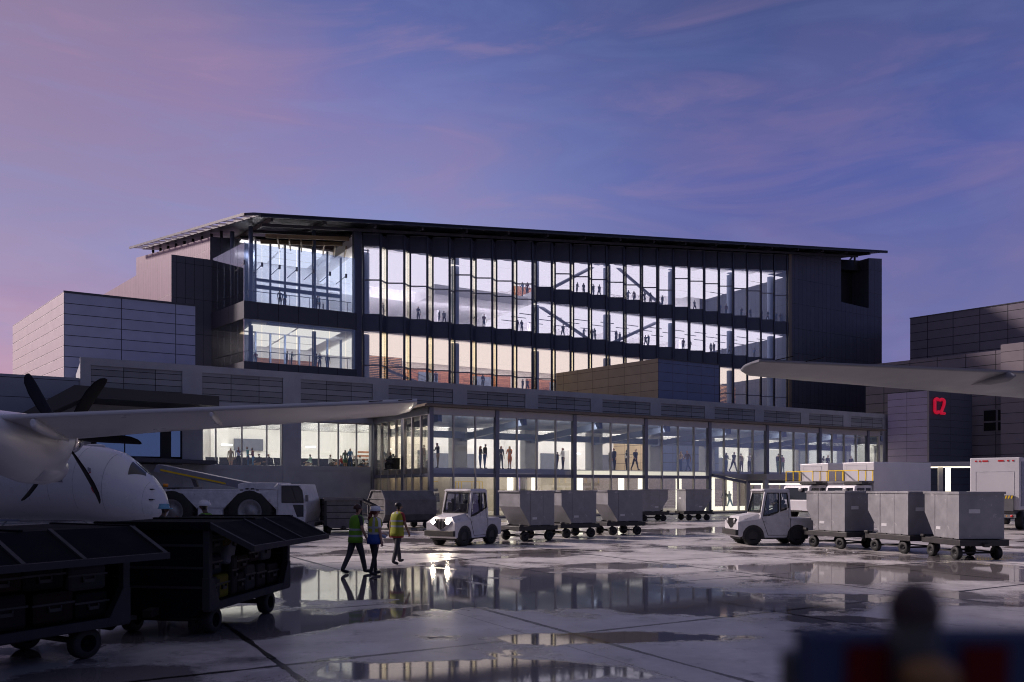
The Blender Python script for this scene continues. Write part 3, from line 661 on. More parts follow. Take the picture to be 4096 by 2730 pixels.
for x in mul: m = MB(O); m.box(x - .045, x + .045, BT - .02, BT + .16, .14, ZE - .52, 0); cb('mullion', m, M_frame)
for j in range(1, 7): t_ = BT + 10.6 * j / 7; m = MB(O); m.box(-.0, .17, t_ - .05, t_ + .05, .14, ZE - .52, 0); cb('mullion', m, M_frame)
xs = sorted(posts + mul)
for a_, b_ in zip(xs, xs[1:]):
    for z0, z1, g_ in (((ZR + .12, ZE - .52, G_conc), (.2, ZR - .12, G_clear)) if b_ <= 25.8 else ((.2, ZE - .52, G_clear),)):
        m = MB(O); m.box(a_ + .05, b_ - .05, BT + .08, BT + .1, z0, z1); cb('pane', m, g_)
for j in range(7):
    t0_, t1_ = BT + .1 + 10.6 * j / 7, BT + 10.6 * (j + 1) / 7
    for z0, z1 in ((ZR + .12, ZE - .52), (.2, ZR - .12)):
        m = MB(O); m.box(.1, .12, t0_ + .05, t1_ - .05, z0, z1); cb('pane', m, G_side)
m = MB(O); m.box(BS1 - .2, BS1, BT, -.05, .2, .4); m.box(BS1 - .14, BS1 - .12, BT + .2, -.1, .4, ZE - .5, 1); m.box(BS1 - .2, BS1, BT, BT + .2, .14, ZE - .5); cb('end_glazing', m, [M_frame, G_clear])
m = MB(O); m.box(.35, BS1 - .3, BT + .5, 0.0, 3.1, 3.5, 0); cb('upper_floor', m, M_slab)
for k in range(8):
    x = 1.0 + PER * k * .97; m = MB(O); m.bar((x, BT + .4, 6.95), (x, -.05, 6.3), .3, .5); m.box(x, x + 6.5, -1.3, -1.0, 6.2, 6.75); cb('ceiling_beam', m, M_paint)
m = MB(O); m.box(.3, BS1 - .3, BT + .3, -.02, 7.18, 7.28); cb('ceiling', m, M_paint)
# ground storey: wall, lit columns, ceiling lights
m = MB(O); m.box(.9, 12.5, -1.6, -1.3, .14, 3.1, 0); m.box(3.0, 3.2, BT + 3.0, -1.6, .14, 3.1, 0); m.box(1.6, 1.7, BT + 3.2, -1.3, .14, 3.1, 0); m.box(12.5, 17.2, -3.2, -3.0, .14, 3.1, 0); m.box(17.2, 48, -1.6, -1.3, .14, 3.1, 1)
cb('inner_wall', m, [mat('beige_wall', (.5, .46, .41), .7), mat('dusky_wall', (.20, .17, .19), .7, var=.3, scale=6)])
m = MB(O); m.box(1.6, 48, BT + .6, -1.6, .141, .16); cb('lower_floor', m, M_floor)
for x in (9.6, 11.9, 16.4, 20.8, 23, 27.4, 31.5, 33.8, 38.4, 42.7): m = MB(O); m.box(x, x + .38, -5.0, -4.62, .16, 3.1); cb('lit_column', m, E_strip)
m = MB(O)
for k in range(11):
    for t_ in (-8.6, -5.8, -3.0): m.box(.4 + k * 4.1, 4.4 + k * 4.1, t_, t_ + 2.4, 3.03, 3.08)
cb('ceiling_light', m, E_warm)
m = MB(O); m.box(25.9, 48, BT + .7, BT + 1.1, .17, .5); cb('floor_light', m, E_strip)
m = MB(O); m.box(43.2, 47.6, -.9, -.8, 3.5, 6.1); cb('glow_panel', m, emit_mat('added_glow', (1, .93, .80), .85))  # wall piece made to glow, added to brighten the right end
m = MB(O); m.box(12.2, 25.6, BT + .32, BT + .36, ZR + .14, 3.42); cb('floor_edge_light', m, emit_mat('edge_strip', (1, .90, .66), .95))
# entrance canopy at the right half
x0, x1 = 25.95, 30.4; m = MB(O)
m.prism([(25.95, 3.3), (29.9, 2.72), (48, 2.72), (48, 3.28)], BT - .3, BT - .06, 0); m.box(29.9, 48, BT - 2.4, BT - .3, 2.8, 3.28, 0); cb('entrance_canopy', m, M_frame)
m = MB(O); m.bar((25.95, BT - .12, 3.15), (29.9, BT - .12, 2.55), .2, .22); m.box(29.9, 48, BT - .3, BT - .1, 2.5, 2.72); cb('canopy_beam', m, M_fin)
m = MB(O); m.box(30.2, 48, BT - .09, BT - .03, 2.38, 2.5); cb('canopy_light', m, E_strip)
m = MB(O); m.box(29.75, 30.2, BT - .3, BT - .1, .14, 2.7); m.box(29.75, 30.2, BT - 2.35, BT - 2.1, .14, 2.8); cb('canopy_post', m, M_frame)

# ============================================================ other blocks
def clad(name, label, corner_x, t0, right_x, z, depth, front, side, zb=0, rightm=None):
    c = (s_at(corner_x, t0), t0); r = (s_at(right_x, t0), t0); q = al(c, depth)
    root = bth(name, label, 'building', *c); o = (c[0], c[1], 0)
    m = MB(o); b4 = [(*c, 0), (*r, 0), (r[0] + TS * depth, q[1], 0), (*q, 0)]; t4 = [(p[0], p[1], z) for p in b4]
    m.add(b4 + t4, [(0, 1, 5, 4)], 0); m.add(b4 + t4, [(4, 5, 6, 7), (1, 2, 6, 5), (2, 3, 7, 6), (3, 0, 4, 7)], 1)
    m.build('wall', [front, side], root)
    return root, c, r, q
cl_f = grid_mat('pale_metal_shaded', (.31, .33, .45), 3.9, .797, .028, (.03, .03, .05), .45, .03, .15, spec=.5)  # front copy of the panel, bluish shade put into its colour
cl_s = grid_mat('pale_metal_pink_lit', (.52, .44, .46), 30, .797, .028, (.10, .08, .09), .5, .02, .1)  # left face copy, pink evening light put into its colour
rt, c, r, q = clad('clad_block', 'pale metal clad block rising behind the terminal parapet, left face tinted as lit pink', 255.7, 8, 781, 16.8, 17.5, cl_f, cl_s)
m = MB((*c, 0)); m.wall((c[0] - .03, c[1] - .04), (r[0], r[1] - .04), -.03, 16.72, 16.86); m.build('coping', M_metal2, rt)
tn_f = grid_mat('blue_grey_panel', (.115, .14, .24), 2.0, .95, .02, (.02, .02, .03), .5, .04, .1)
tn_s = grid_mat('lit_sand_panel', (.46, .35, .235), 2.3, .95, .022, (.09, .06, .04), .55, .05)  # sand tone raised to carry the glow of the tower interior
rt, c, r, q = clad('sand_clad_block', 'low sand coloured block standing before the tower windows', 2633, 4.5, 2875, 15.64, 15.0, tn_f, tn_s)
m = MB((*c, 0)); m.wall((c[0] - .03, c[1] - .04), (r[0], r[1] - .04), -.03, 15.56, 15.68); m.build('coping', M_metal2, rt)
# blocks on the right: long walls that run away to the left
TX, TY = -.673, .74
def plankwall(name, label, near, run, z, matl, w=30):
    root = thing(name, label, 'building', (near[0], near[1], 0), math.atan2(TY, TX)); 
    m = MB(); m.box(0, run, -w, 0, 0, z); m.build('wall', matl, root); return root
p1 = (70.3, 112.0); p2 = (59.7, 95.0)
pn = lambda p, a: (p[0] - TX * a, p[1] - TY * a)
b1 = plankwall('panel_hall', 'tall dark panelled hall behind the lower right block', pn(p1, 30), 45.1, 27.68, grid_mat('dark_panel_a', (.16, .14, .175), 3.55, 1.27, .045, (.012, .01, .014), .55, .06))
m = MB(); m.box(-.05, 45.15, -.3, .06, 27.6, 27.75); m.build('coping', M_metal2, b1)
b2 = plankwall('panel_annex', 'lower dark panelled annex with four black window panes', pn(p2, 30), 48.6, 18.45, grid_mat('dark_panel_b', (.16, .137, .165), 3.3, 1.2, .04, (.012, .01, .014), .55, .06))
def run_at(x, p): k = kx(x); return (p[0] - k * p[1]) / (k * TY - TX)
n0, n1, n2 = run_at(4016, p2) + 30, run_at(4012, p2) + 30, run_at(3934, p2) + 30
m = MB(); m.box(n0 - 30, n0, .01, 1.2, 0, 18.9); m.build('front_bay', grid_mat('dark_panel_c', (.20, .17, .19), 3.3, 1.2, .03, (.02, .016, .02), .55, .06), b2)
zz = lambda y, x: CH + (HY - y) / F * (p2[1] + TY * run_at(x, p2))
m = MB(); m.box(n1 - .1, n2, .003, .07, zz(1724, 3970) - .1, zz(1640, 3970) + .05); wf = m.build('window', mat('grey_window_frame', (.13, .12, .14), .5), b2)
zm = zz(1688, 3970); xm = n1 + (n2 - n1) * .3
for a_, b_ in ((n1 + .05, xm - .12), (xm + .12, n2 - .06)):
    for c_, d_ in ((zz(1724, 3970), zm - .1), (zm + .1, zz(1642, 3970))):
        m = MB(); m.box(a_, b_, .06, .085, c_, d_); m.build('pane', mat('black_pane', (.004, .004, .006), .5, var=0, spec=.2), wf)
# gate block with its red sign
gy = 93.2; gx = kx(3714) * gy; gl_ = 4.6
gate = thing('gate_block', 'lavender and navy clad gate block beside the glass concourse', 'building', (gx, gy, 0), ANG)
m = MB(); zt = 13.2; qx, qy = TS * gl_, TT * gl_; rr = 8.6
b4 = [(0, 0, 0), (rr, 0, 0), (rr + qx, qy + 3, 0), (qx, qy, 0)]; t4 = [(p[0], p[1], zt) for p in b4]
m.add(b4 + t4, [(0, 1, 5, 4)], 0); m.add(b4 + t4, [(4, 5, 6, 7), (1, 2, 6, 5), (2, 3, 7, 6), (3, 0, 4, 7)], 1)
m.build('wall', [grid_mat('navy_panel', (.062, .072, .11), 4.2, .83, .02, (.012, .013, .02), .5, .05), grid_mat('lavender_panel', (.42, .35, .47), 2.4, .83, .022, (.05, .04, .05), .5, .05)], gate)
m = MB(); m.box(-.07, .05, -.05, .1, 0, zt); m.build('corner_trim', mat('pale_trim', (.3, .27, .27), .5), gate)
# sign: C and 2 as overlapping tubes
def zg(y): return CH + (HY - y) / F * gy
sg = MB(); us = .048
def stroke(pts, r=.17):
    P = [((x - 3751) * us, 0, zg(y) - zg(1622)) for x, y in pts]; sg.tube(P, r, 8)
def arc(cx, cy, rx, ry, a0, a1, n=10): return [(cx + rx * math.cos(math.radians(a0 + (a1 - a0) * i / n)), cy - ry * math.sin(math.radians(a0 + (a1 - a0) * i / n))) for i in range(n + 1)]
cpts = arc(3741, 1604, 8, 10, 20, 180) + arc(3741, 1640, 8, 11, 180, 345)
tpts = arc(3762, 1604, 9, 10, 165, -10) + [(3769, 1618), (3761, 1640), (3757, 1651), (3772, 1651)]
for p_ in (cpts, tpts): stroke(p_)
sgo = sg.build('gate_sign', mat('red_neon', (.5, .01, .04), .4, var=0, emit=(1, .015, .07), es=.30))
sgo.location = (gx + UX * 1.75 + UY * .2, gy + UY * 1.75 - UX * .2, zg(1622)); sgo.rotation_euler.z = ANG
tag(sgo, 'red glowing C2 sign high on the navy gate wall', 'sign')
# lit walkway roof on the right
wx0, wy0 = kx(3560) * 82, 82.0; wdx, wdy = .97, -.24
wk = thing('lit_walkway', 'flat walkway roof with a glowing underside in front of the gate block', 'canopy', (wx0, wy0, 0), math.atan2(wdy, wdx))
zy = lambda y: CH + (HY - y) / F * 80
m = MB(); m.box(0, 14, 0, 4, zy(1866), zy(1847)); m.build('roof', M_frame, wk)
m = MB(); m.box(.1, 14, .1, 3.8, zy(1866) - .06, zy(1866) - .01); m.build('light_panel', E_strip, wk)
for x, w_, mt in ((4.6, .4, M_frame), (5.3, .4, E_strip)):
    m = MB(); m.box(x, x + w_, .6, .95, 0, zy(1866) - .06); m.build('post', mt, wk)
m = MB(); m.box(0, 14, 3.2, 3.4, 0, 1.0); m.build('low_wall', mat('dark_stone', (.06, .055, .05), .7, var=.4, scale=30), wk)

# unseen hall added past the left edge to keep sun off the apron
hg = thing('shade_hall', 'unseen grey hall added to shade the near apron', 'building', (-36, 12, 0))
m = MB((-36, 12, 0)); m.box(-50, -33, 33.2, 51, 0, 15.5); m.box(-50, -33, -24, 33, 0, 26); m.build('wall', grid_mat('shade_hall_sheet', (.2, .2, .23), 1.2, 9, .03), hg)
m = MB((-36, 12, 0)); m.prism([(-50.4, 26.02), (-32.6, 26.02), (-41.5, 27.6)], -24.4, 33.1); m.build('roof', M_metal2, hg)
# ============================================================ vehicles: local x forward, y left, z up
V_white = mat('worn_white_paint', (.50, .49, .51), .42, 0, .14, 5, .12, scuff=((.13, .12, .12), .60, .72, 3.2))
V_push = mat('chipped_white_paint', (.52, .52, .56), .42, .05, .16, 4, .15, scuff=((.16, .16, .17), .60, .74, 2.6))
V_alu = mat('scuffed_aluminium', (.23, .228, .245), .48, .3, .16, 2.2, .08, scuff=((.40, .39, .40), .60, .66, 2.0))
V_galv = mat('dull_steel', (.16, .155, .165), .5, .4, .25, 2.5, .1)
V_chas = mat('dark_chassis', (.03, .028, .03), .55, .2, .15, 3)
V_black = mat('black_rubber', (.014, .014, .015), .75, 0, .2, 8, .2)
V_rim = mat('grey_rim', (.25, .25, .26), .45, .5, .15, 8)
V_darkrim = mat('dark_rim', (.03, .03, .032), .5, .3, .1, 8)
V_glass = glass_mat('vehicle_glass', (.50, .52, .56), .10, .55)
V_dglass = mat('dark_glass', (.015, .02, .025), .08, 0, 0)
V_red = mat('red_lens', (.5, .015, .02), .3, var=0)
V_yel = mat('yellow_paint', (.75, .50, .01), .45, var=.1)
V_truck = mat('grey_white_body', (.50, .49, .52), .4, 0, .06, .8)
V_seat = mat('dark_seat', (.03, .026, .026), .7)
V_cart = mat('black_cart_steel', (.0045, .0055, .0085), .85, 0, .35, 2.5, .2, spec=.06)
V_cart2 = mat('grey_cart_steel', (.115, .11, .115), .55, .3, .35, 2.2, .2)
V_rail = mat('worn_steel_edge', (.012, .012, .017), .7, 0, .3, 4)
E_head = emit_mat('headlight_on', (1, .86, .66), 170)
def wheel(parent, x, y, r, w, rim=None, tread=False):
    s = 1 if y > 0 else -1
    m = MB((x, y, r)); pr = [(r * .55, -w / 2), (r * .9, -w / 2), (r * .985, -w * .38), (r, -w * .2), (r, w * .2), (r * .985, w * .38), (r * .9, w / 2), (r * .55, w / 2)]
    m.lathe([(a, y + b) for a, b in pr], 28, 0, Matrix.Translation((x, 0, r)), axis='y')
    if tread:
        for k in range(26):
            a = 2 * PI * k / 26; c, d = math.cos(a) * r, math.sin(a) * r
            m.bar((x + c, y - w * .46, r + d), (x + c, y + w * .46, r + d), r * .12, r * .07)
    o = m.build('wheel', V_black, parent, (x, y, r))
    m = MB((x, y, r)); yo = y + s * w * .42
    m.lathe([(0.001, yo - s * .02), (r * .16, yo - s * .02), (r * .18, yo - s * .06), (r * .42, yo - s * .08), (r * .47, yo), (r * .58, yo + s * .01), (r * .58, y - s * w * .3), (.001, y - s * w * .3)], 22, 0, Matrix.Translation((x, 0, r)), axis='y')
    if tread:
        for k in range(10):
            a = 2 * PI * k / 10; m.cyl((x + r * .33 * math.cos(a), yo - s * .1, r + r * .33 * math.sin(a)), (x + r * .33 * math.cos(a), yo - s * .03, r + r * .33 * math.sin(a)), r * .035, n=6)
    m.build('rim', rim or V_darkrim, o)
    return o
def arch(cx, cz, r, n=8): return [(cx + r * math.cos(PI * i / n), cz + r * math.sin(PI * i / n)) for i in range(n + 1)]
def make_tug(name, label, lit, group):
    t = thing(name, label, 'baggage tractor', group=group)
    hw = .66
    m = MB()
    prof = [(-1.45, .36)] + arch(-.86, .34, .42)[::-1] + [(-.40, .28), (.42, .28)] + arch(.86, .34, .42)[::-1] + [(1.38, .30), (1.45, .36), (1.45, .86), (.56, .98), (-.56, .98), (-.56, .92), (-1.45, .92)]
    m.prism(prof, -hw, hw, 0)
    # faceted bonnet
    m.hexa([(.5, -hw, .97), (1.45, -hw, .86), (1.45, hw, .86), (.5, hw, .97)], [(.5, -.47, 1.20), (1.30, -.40, 1.08), (1.30, .40, 1.08), (.5, .47, 1.20)], 0)
    m.box(-1.40, -.62, -hw + .05, hw - .05, .92, 1.0, 0)
    m.build('body', V_white, t, bevel=.018)
    m = MB()
    for sx in (-.86, .86): m.box(sx - .40, sx + .40, -hw + .02, hw - .02, .24, .78)
    m.box(-1.3, 1.3, -.5, .5, .22, .34); m.build('underbody', V_chas, t)
    # cab
    m = MB(); zb, zt = .98, 2.02
    fx0, fx1, rx0, rx1 = .56, .36, -.56, -.50
    for s in (-1, 1):
        y0, y1 = s * (hw - .04), s * (hw - .08)
        m.bar((fx0, y0, zb), (fx1, y1, zt), .09); m.bar((rx0, y0, zb), (rx1, y1, zt), .09); m.bar((-.16, y0, zb), (-.16, y1, zt), .05)
        m.bar((fx1, y1, zt - .03), (rx1, y1, zt - .03), .08); m.box(-.5, .5, y0 - .03, y0 + .03, zb - .02, zb + .1)
        m.add([(-.55, y0, .98), (.55, y0, .98), (.0, y0, 1.16), (-.5, y0, 1.34)], [(0, 1, 2, 3)], 0)
    m.bar((fx0, -hw + .04, 1.16), (fx0, hw - .04, 1.16), .06, .1); m.bar((fx1, -hw + .08, zt - .03), (fx1, hw - .08, zt - .03), .07)
    m.hexa([(rx1 - .06, -hw + .02, zt), (fx1 + .12, -hw + .02, zt), (fx1 + .12, hw - .02, zt), (rx1 - .06, hw - .02, zt)], [(rx1, -hw + .08, zt + .07), (fx1 + .04, -hw + .08, zt + .07), (fx1 + .04, hw - .08, zt + .07), (rx1, hw - .08, zt + .07)])
    m.bar((rx0, -hw + .04, 1.1), (rx0, hw - .04, 1.1), .05, .25)
    m.build('cab', V_white, t, bevel=.012)
    m = MB()
    def rim4(a, b, c, d, w=.035):
        for p, q in ((a, b), (b, c), (c, d), (d, a)): m.bar(p, q, w)
    rim4((fx0 + .03, -hw + .1, 1.22), (fx0 + .03, hw - .1, 1.22), (fx1 + .05, hw - .14, zt - .09), (fx1 + .05, -hw + .14, zt - .09))
    for s in (-1, 1): rim4((.48, s * (hw - .01), 1.08), (-.12, s * (hw - .01), 1.25), (-.12, s * (hw - .05), zt - .09), (.32, s * (hw - .05), zt - .09), .03); rim4((-.2, s * (hw - .01), 1.28), (-.5, s * (hw - .01), 1.4), (-.46, s * (hw - .05), zt - .09), (-.2, s * (hw - .05), zt - .09), .03)
    for s in (-1, 1): m.bar((-.58, s * (hw + .004), .40), (-.56, s * (hw + .004), 1.0), .012); m.bar((.30, s * (hw + .004), .36), (.52, s * (hw + .004), 1.0), .012); m.bar((-.42, s * (hw + .004), .37), (.30, s * (hw + .004), .37), .012)
    m.build('window_seal', V_black, t)
    m = MB(); m.add([(fx0 + .02, -hw + .1, 1.2), (fx0 + .02, hw - .1, 1.2), (fx1 + .03, hw - .14, zt - .07), (fx1 + .03, -hw + .14, zt - .07)], [(0, 1, 2, 3)]); m.build('windshield', V_glass, t)
    for s in (-1, 1): m = MB(); m.add([(.5, s * (hw - .04), 1.05), (-.5, s * (hw - .04), 1.36), (-.46, s * (hw - .08), zt - .07), (.34, s * (hw - .08), zt - .07)], [(0, 1, 2, 3)]); m.build('side_window', V_glass, t)
    m = MB()
    for y in (-.3, .3): m.box(-.42, -.02, y - .22, y + .22, .98, 1.1); m.box(-.5, -.38, y - .22, y + .22, 1.1, 1.52); m.ball((-.44, y, 1.6), .07, .13, .09, nu=10, nv=6)
    m.build('seat', V_seat, t, bevel=.03)
    m = MB(); c = Vector((.22, .3, 1.28)); ring = [c + Vector((.07 * math.sin(a), .17 * math.cos(a), .155 * math.sin(a))) for a in [2 * PI * i / 16 for i in range(17)]]
    m.tube(ring, .015, 6); m.bar(c, c + Vector((.2, 0, -.2)), .03); m.bar(ring[0], ring[8], .015); m.box(.3, .5, -.55, .55, 1.05, 1.18); m.build('steering_wheel', V_seat, t)
    m = MB(); m.box(1.44, 1.56, -hw - .02, hw + .02, .38, .58); m.build('bumper', mat('black_bumper', (.02, .018, .018), .6), t, bevel=.015)
    m = MB()
    for k in range(9): y = -.26 + .065 * k; m.box(1.452, 1.49, y - .014, y + .014, .62 + .018 * abs(k - 4) ** 1.5, 1.0)
    m.build('grille', V_chas, t)
    for s in (-1, 1):
        m = MB(); M = Matrix.Translation((1.455, s * .33, .90))
        m.lathe([(.001, .04), (.085, .035), (.09, 0)], 16, 0, M, axis='x'); m.lathe([(.09, .0), (.108, .03), (.108, -.03)], 16, 1, M, axis='x')
        m.build('headlight', [E_head if lit else V_rim, V_chas], t)
    m = MB()
    for s in (-1, 1): m.box(-.56, -.54, s * .5 - .04, s * .5 + .04, 1.02, 1.12)
    m.build('tail_light', V_red, t)
    for sx in (-.86, .86):
        for s in (-1, 1): wheel(t, sx, s * (hw - .13), .335, .25, V_darkrim, True)
    return t
tg = make_tug('baggage_tug', 'white baggage tractor with both headlights shining, leading three bin carts', True, 'white baggage tractors')
tg.location = (-1.78, 30.75, 0); tg.rotation_euler.z = hd(-.56, -.83)
tg2 = make_tug('baggage_tug', 'white baggage tractor with unlit lamps seen from its side, in front of catering trucks', False, 'white baggage tractors')
tg2.location = (9.72, 30.9, 0); tg2.rotation_euler.z = hd(-.97, -.10)

def make_dump():
    t = thing('bin_cart', 'x', 'bin cart', group='grey metal bin carts')
    m = MB(); hw = .70; zb, zt = .62, 2.0
    m.prism([(-.86, zb), (.38, zb), (.90, 1.38), (.90, zt), (-.86, zt)], -hw, hw, 0)
    for s in (-1, 1):
        m.box(-.90, .95, s * hw - .03, s * hw + .03, zt - .05, zt + .02, 0); m.box(.34, .375, s * hw - .014, s * hw + .014, zb, zt - .05, 0); m.box(-.28, -.27, s * hw - .006, s * hw + .006, zb, zt - .05, 0)
    m.box(-.90, -.83, -hw - .03, hw + .03, zt - .05, zt + .02, 0); m.box(.88, .95, -hw - .03, hw + .03, zt - .05, zt + .02, 0); m.box(-.82, .87, -hw + .03, hw - .03, zt - .02, zt + .005, 1)
    for s in (-1, 1): m.box(.05, .28, s * (hw + .002) - .004, s * (hw + .002) + .004, .86, .95, 2)
    m.box(-.868, -.858, .05, .4, 1.38, 1.5, 2); m.build('bin', [V_alu, V_chas, mat('faded_sticker', (.5, .5, .52), .5)], t, bevel=.014)
    m = MB(); m.box(-1.0, .98, -hw - .06, hw + .06, .42, .60, 0)
    for s in (-1, 1):
        for x in (-.62, .02): m.box(x, x + .46, s * hw - .05, s * hw + .05, .60, .635, 0)
        m.box(.80, .98, s * (hw + .06) - .05, s * (hw + .06) + .05, .60, .68, 0)
    m.build('base_frame', V_chas, t, bevel=.02)
    m = MB()
    for x in (-.62, .62): m.cyl((x, -hw + .05, .2), (x, hw - .05, .2), .03, n=8)
    for s in (-1, 1): m.bar((-.62, s * .5, .22), (.62, s * .5, .22), .04)
    for x in (-.62, .62):
        for s in (-1, 1): m.box(x - .05, x + .05, s * .55 - .04, s * .55 + .04, .2, .44)
    m.build('axle_frame', V_chas, t)
    m = MB(); m.bar((.95, 0, .46), (1.45, 0, .40), .08, .06); m.build('tow_bar', V_chas, t); m = MB(); m.bar((-1.0, 0, .46), (-1.12, 0, .44), .16, .1); m.build('hitch', V_chas, t)
    for x in (-.62, .62):
        for s in (-1, 1): wheel(t, x, s * (hw - .08), .2, .15)
    return t
d0 = make_dump(); first = [True]
def place_dump(x, y, h, label):
    r = hd(*h)
    if first[0]: first[0] = False; d0.location = (x, y, 0); d0.rotation_euler.z = r; d0['label'] = label; return d0
    return dup(d0, (x, y, 0), r, label)
place_dump(.62, 33.25, (-.80, -.60), 'grey bin cart coupled right behind the tractor with shining headlights')
place_dump(2.55, 35.35, (-.88, -.47), 'grey bin cart between two others in the train behind the lit tractor')
place_dump(4.85, 37.25, (-.93, -.37), 'last grey bin cart of the train behind the lit tractor')
place_dump(8.9, 52.2, (.95, .1), 'far grey bin cart near the glass concourse, overlapped by the lit train')
place_dump(11.9, 53.4, (.95, .2), 'far grey bin cart nearest the concourse entrance canopy')
place_dump(11.75, 29.2, (-.42, .90), 'pale grey bin cart coupled right behind the tractor with unlit lamps')
place_dump(13.1, 27.2, (-.32, .95), 'pale grey bin cart in the middle of the train behind the unlit tractor')
place_dump(13.82, 24.95, (-.07, 1), 'pale grey bin cart nearest the camera at the end of its train')

# ------------------------------------------------------------ baggage carts with lifted side doors
def make_bagcart(steel, doors, label, group):
    t = thing('baggage_cart', label, 'baggage cart', group=group); X, Y = 1.38, .80; zf, zr = .50, 1.59
    m = MB(); m.box(-X, X, -Y, Y, .40, zf, 0)
    for sx in (-1, 1):
        for sy in (-1, 1):
            m.box(sx * X - .05, sx * X + .05, sy * Y - .05, sy * Y + .05, .38, zr, 1)
            m.prism([(sx * (X - .30), .40), (sx * (X + .055), .40), (sx * (X + .055), .86), (sx * (X - .055), .86)], sy * Y - .06, sy * Y + .06, 1)
    m.box(-X, X, -Y - .055, -Y - .045 + .03, .38, .50, 1); m.box(-X, X, Y + .02, Y + .055, .38, .50, 1)
    m.build('frame', [steel, V_rail], t, bevel=.01)
    for sx in (-1, 1):
        m = MB(); m.box(sx * X - .02, sx * X + .02, -Y + .05, Y - .05, .42, zr, 0)
        for z in (.72, 1.0, 1.32): m.box(sx * X - .035, sx * X + .035, -Y + .05, Y - .05, z - .018, z + .018, 1)
        m.prism([(-Y + .05, .42), (Y - .05, .42), (Y - .25, .28), (-Y + .25, .28)], sx * X - .02, sx * X + .02, 0, axis='x')
        m.build('end_panel', [steel, V_rail], t)
    m = MB(); m.box(-X - .10, X + .10, -Y - .06, Y + .06, zr, zr + .05, 0); m.box(-X - .12, -X - .06, -Y - .08, Y + .08, zr - .05, zr + .07, 0); m.box(X + .06, X + .12, -Y - .08, Y + .08, zr - .05, zr + .07, 0)
    m.box(-.04, .04, -Y - .06, Y + .06, zr + .05, zr + .075, 0); m.build('roof', steel, t, bevel=.01)
    for s in doors:
        m = MB(); y0, y1, z0, z1 = s * (Y + .05), s * (Y + .72), zr + .03, zr - .30; d = .02
        m.hexa([(-X - .08, y0, z0 - d), (X + .08, y0, z0 - d), (X + .08, y1, z1 - d), (-X - .08, y1, z1 - d)], [(-X - .08, y0, z0 + d), (X + .08, y0, z0 + d), (X + .08, y1, z1 + d), (-X - .08, y1, z1 + d)], 0)
        for x in (-X - .06, X + .06): m.bar((x, y0, z0), (x, y1, z1), .06, .08, 1)
        m.bar((-X - .1, y1, z1), (X + .1, y1, z1), .06, .08, 1)
        for x in (-.35, .35): m.bar((x, y0, z0 + .03), (x, y1, z1 + .03), .05, .03, 1)
        m.build('lifted_door', [steel, V_rail], t)
    if -1 in doors and 1 not in doors or not doors:
        m = MB(); m.box(-X + .05, X - .05, Y - .015, Y + .015, .5, zr, 0)
        if not doors: m.box(-X + .05, X - .05, -Y - .015, -Y + .015, .5, zr, 0)
        m.build('closed_side', steel, t)
    m = MB()
    for x in (-.95, .95): m.cyl((x, -.62, .2), (x, .62, .2), .04, n=8)
    for x in (-.95, .95):
        for s in (-1, 1): m.prism([(x - .16, .42), (x + .16, .42), (x + .06, .18), (x - .06, .18)], s * .5 - .03, s * .5 + .03, 0)
    m.bar((-.95, 0, .26), (.95, 0, .26), .08); m.build('axle_frame', V_chas, t)
    m = MB(); m.bar((X, 0, .36), (X + .75, 0, .30), .12, .06); m.build('tow_bar', V_chas, t)
    m = MB(); m.bar((-X, 0, .38), (-X - .2, 0, .36), .14, .1); m.build('hitch', V_chas, t)
    for x in (-.95, .95):
        for s in (-1, 1): wheel(t, x, s * .62, .195, .17, V_cart)
    return t
fB, fA = Vector((.13, .99, 0)).normalized(), Vector((.47, .88, 0)).normalized()
def cart_at(near_right, f): # plan of the near right post -> centre
    r = Vector((f.y, -f.x, 0)); return Vector((*near_right, 0)) + f * 1.38 - r * .80
cB = make_bagcart(V_cart, (-1,), 'black baggage cart loaded with cases, its lifted door toward the walking workers', 'dark baggage carts with lifted doors')
cB.location = cart_at((-4.33, 11.6), fB); cB.rotation_euler.z = hd(fB.x, fB.y)
cA_c = Vector((-5.02, 10.55, 0)) - fA * 1.38 - Vector((fA.y, -fA.x, 0)) * .80
cA = dup(cB, cA_c, hd(fA.x, fA.y), 'nearest black baggage cart at the left picture edge, door lifted over dim cases')
cC = make_bagcart(V_cart2, (1,), 'grey baggage cart with ribbed end standing beside the pushback tractor', 'grey baggage carts behind the workers')
cC.location = (-8.15, 38.7, 0); cC.rotation_euler.z = hd(.30, -.95)
# octagonal closed cart
t = thing('closed_cart', 'grey closed cart with cut upper corners behind the walking workers', 'baggage cart', (-5.75, 42.9, 0), hd(-.80, -.60), 'grey baggage carts behind the workers')
m = MB(); X, Y = 1.5, .95
m.prism([(-Y, .75), (-Y + .25, .42), (Y - .25, .42), (Y, .75), (Y, 1.5), (Y - .38, 1.98), (-Y + .38, 1.98), (-Y, 1.5)], -X, X, 0, axis='x')
m.build('body', V_cart2, t, bevel=.01)
m = MB()
oc = [(-Y, .75), (-Y + .25, .42), (Y - .25, .42), (Y, .75), (Y, 1.5), (Y - .38, 1.98), (-Y + .38, 1.98), (-Y, 1.5)]
for a_, b_ in zip(oc, oc[1:] + oc[:1]): m.bar((X + .03, *a_), (X + .03, *b_), .06, .07)
for z in (.85, 1.2, 1.55): m.box(X, X + .03, -Y + .08, Y - .08, z - .02, z + .02)
m.build('end_rim', V_galv, t)
m = MB(); m.box(-1.3, 1.5, -.6, .6, .32, .42); m.bar((1.5, 0, .36), (2.1, 0, .3), .1, .06); m.build('axle_frame', V_chas, t)
for x in (-1.05, 1.05):
    for s in (-1, 1): wheel(t, x, s * .66, .2, .16)

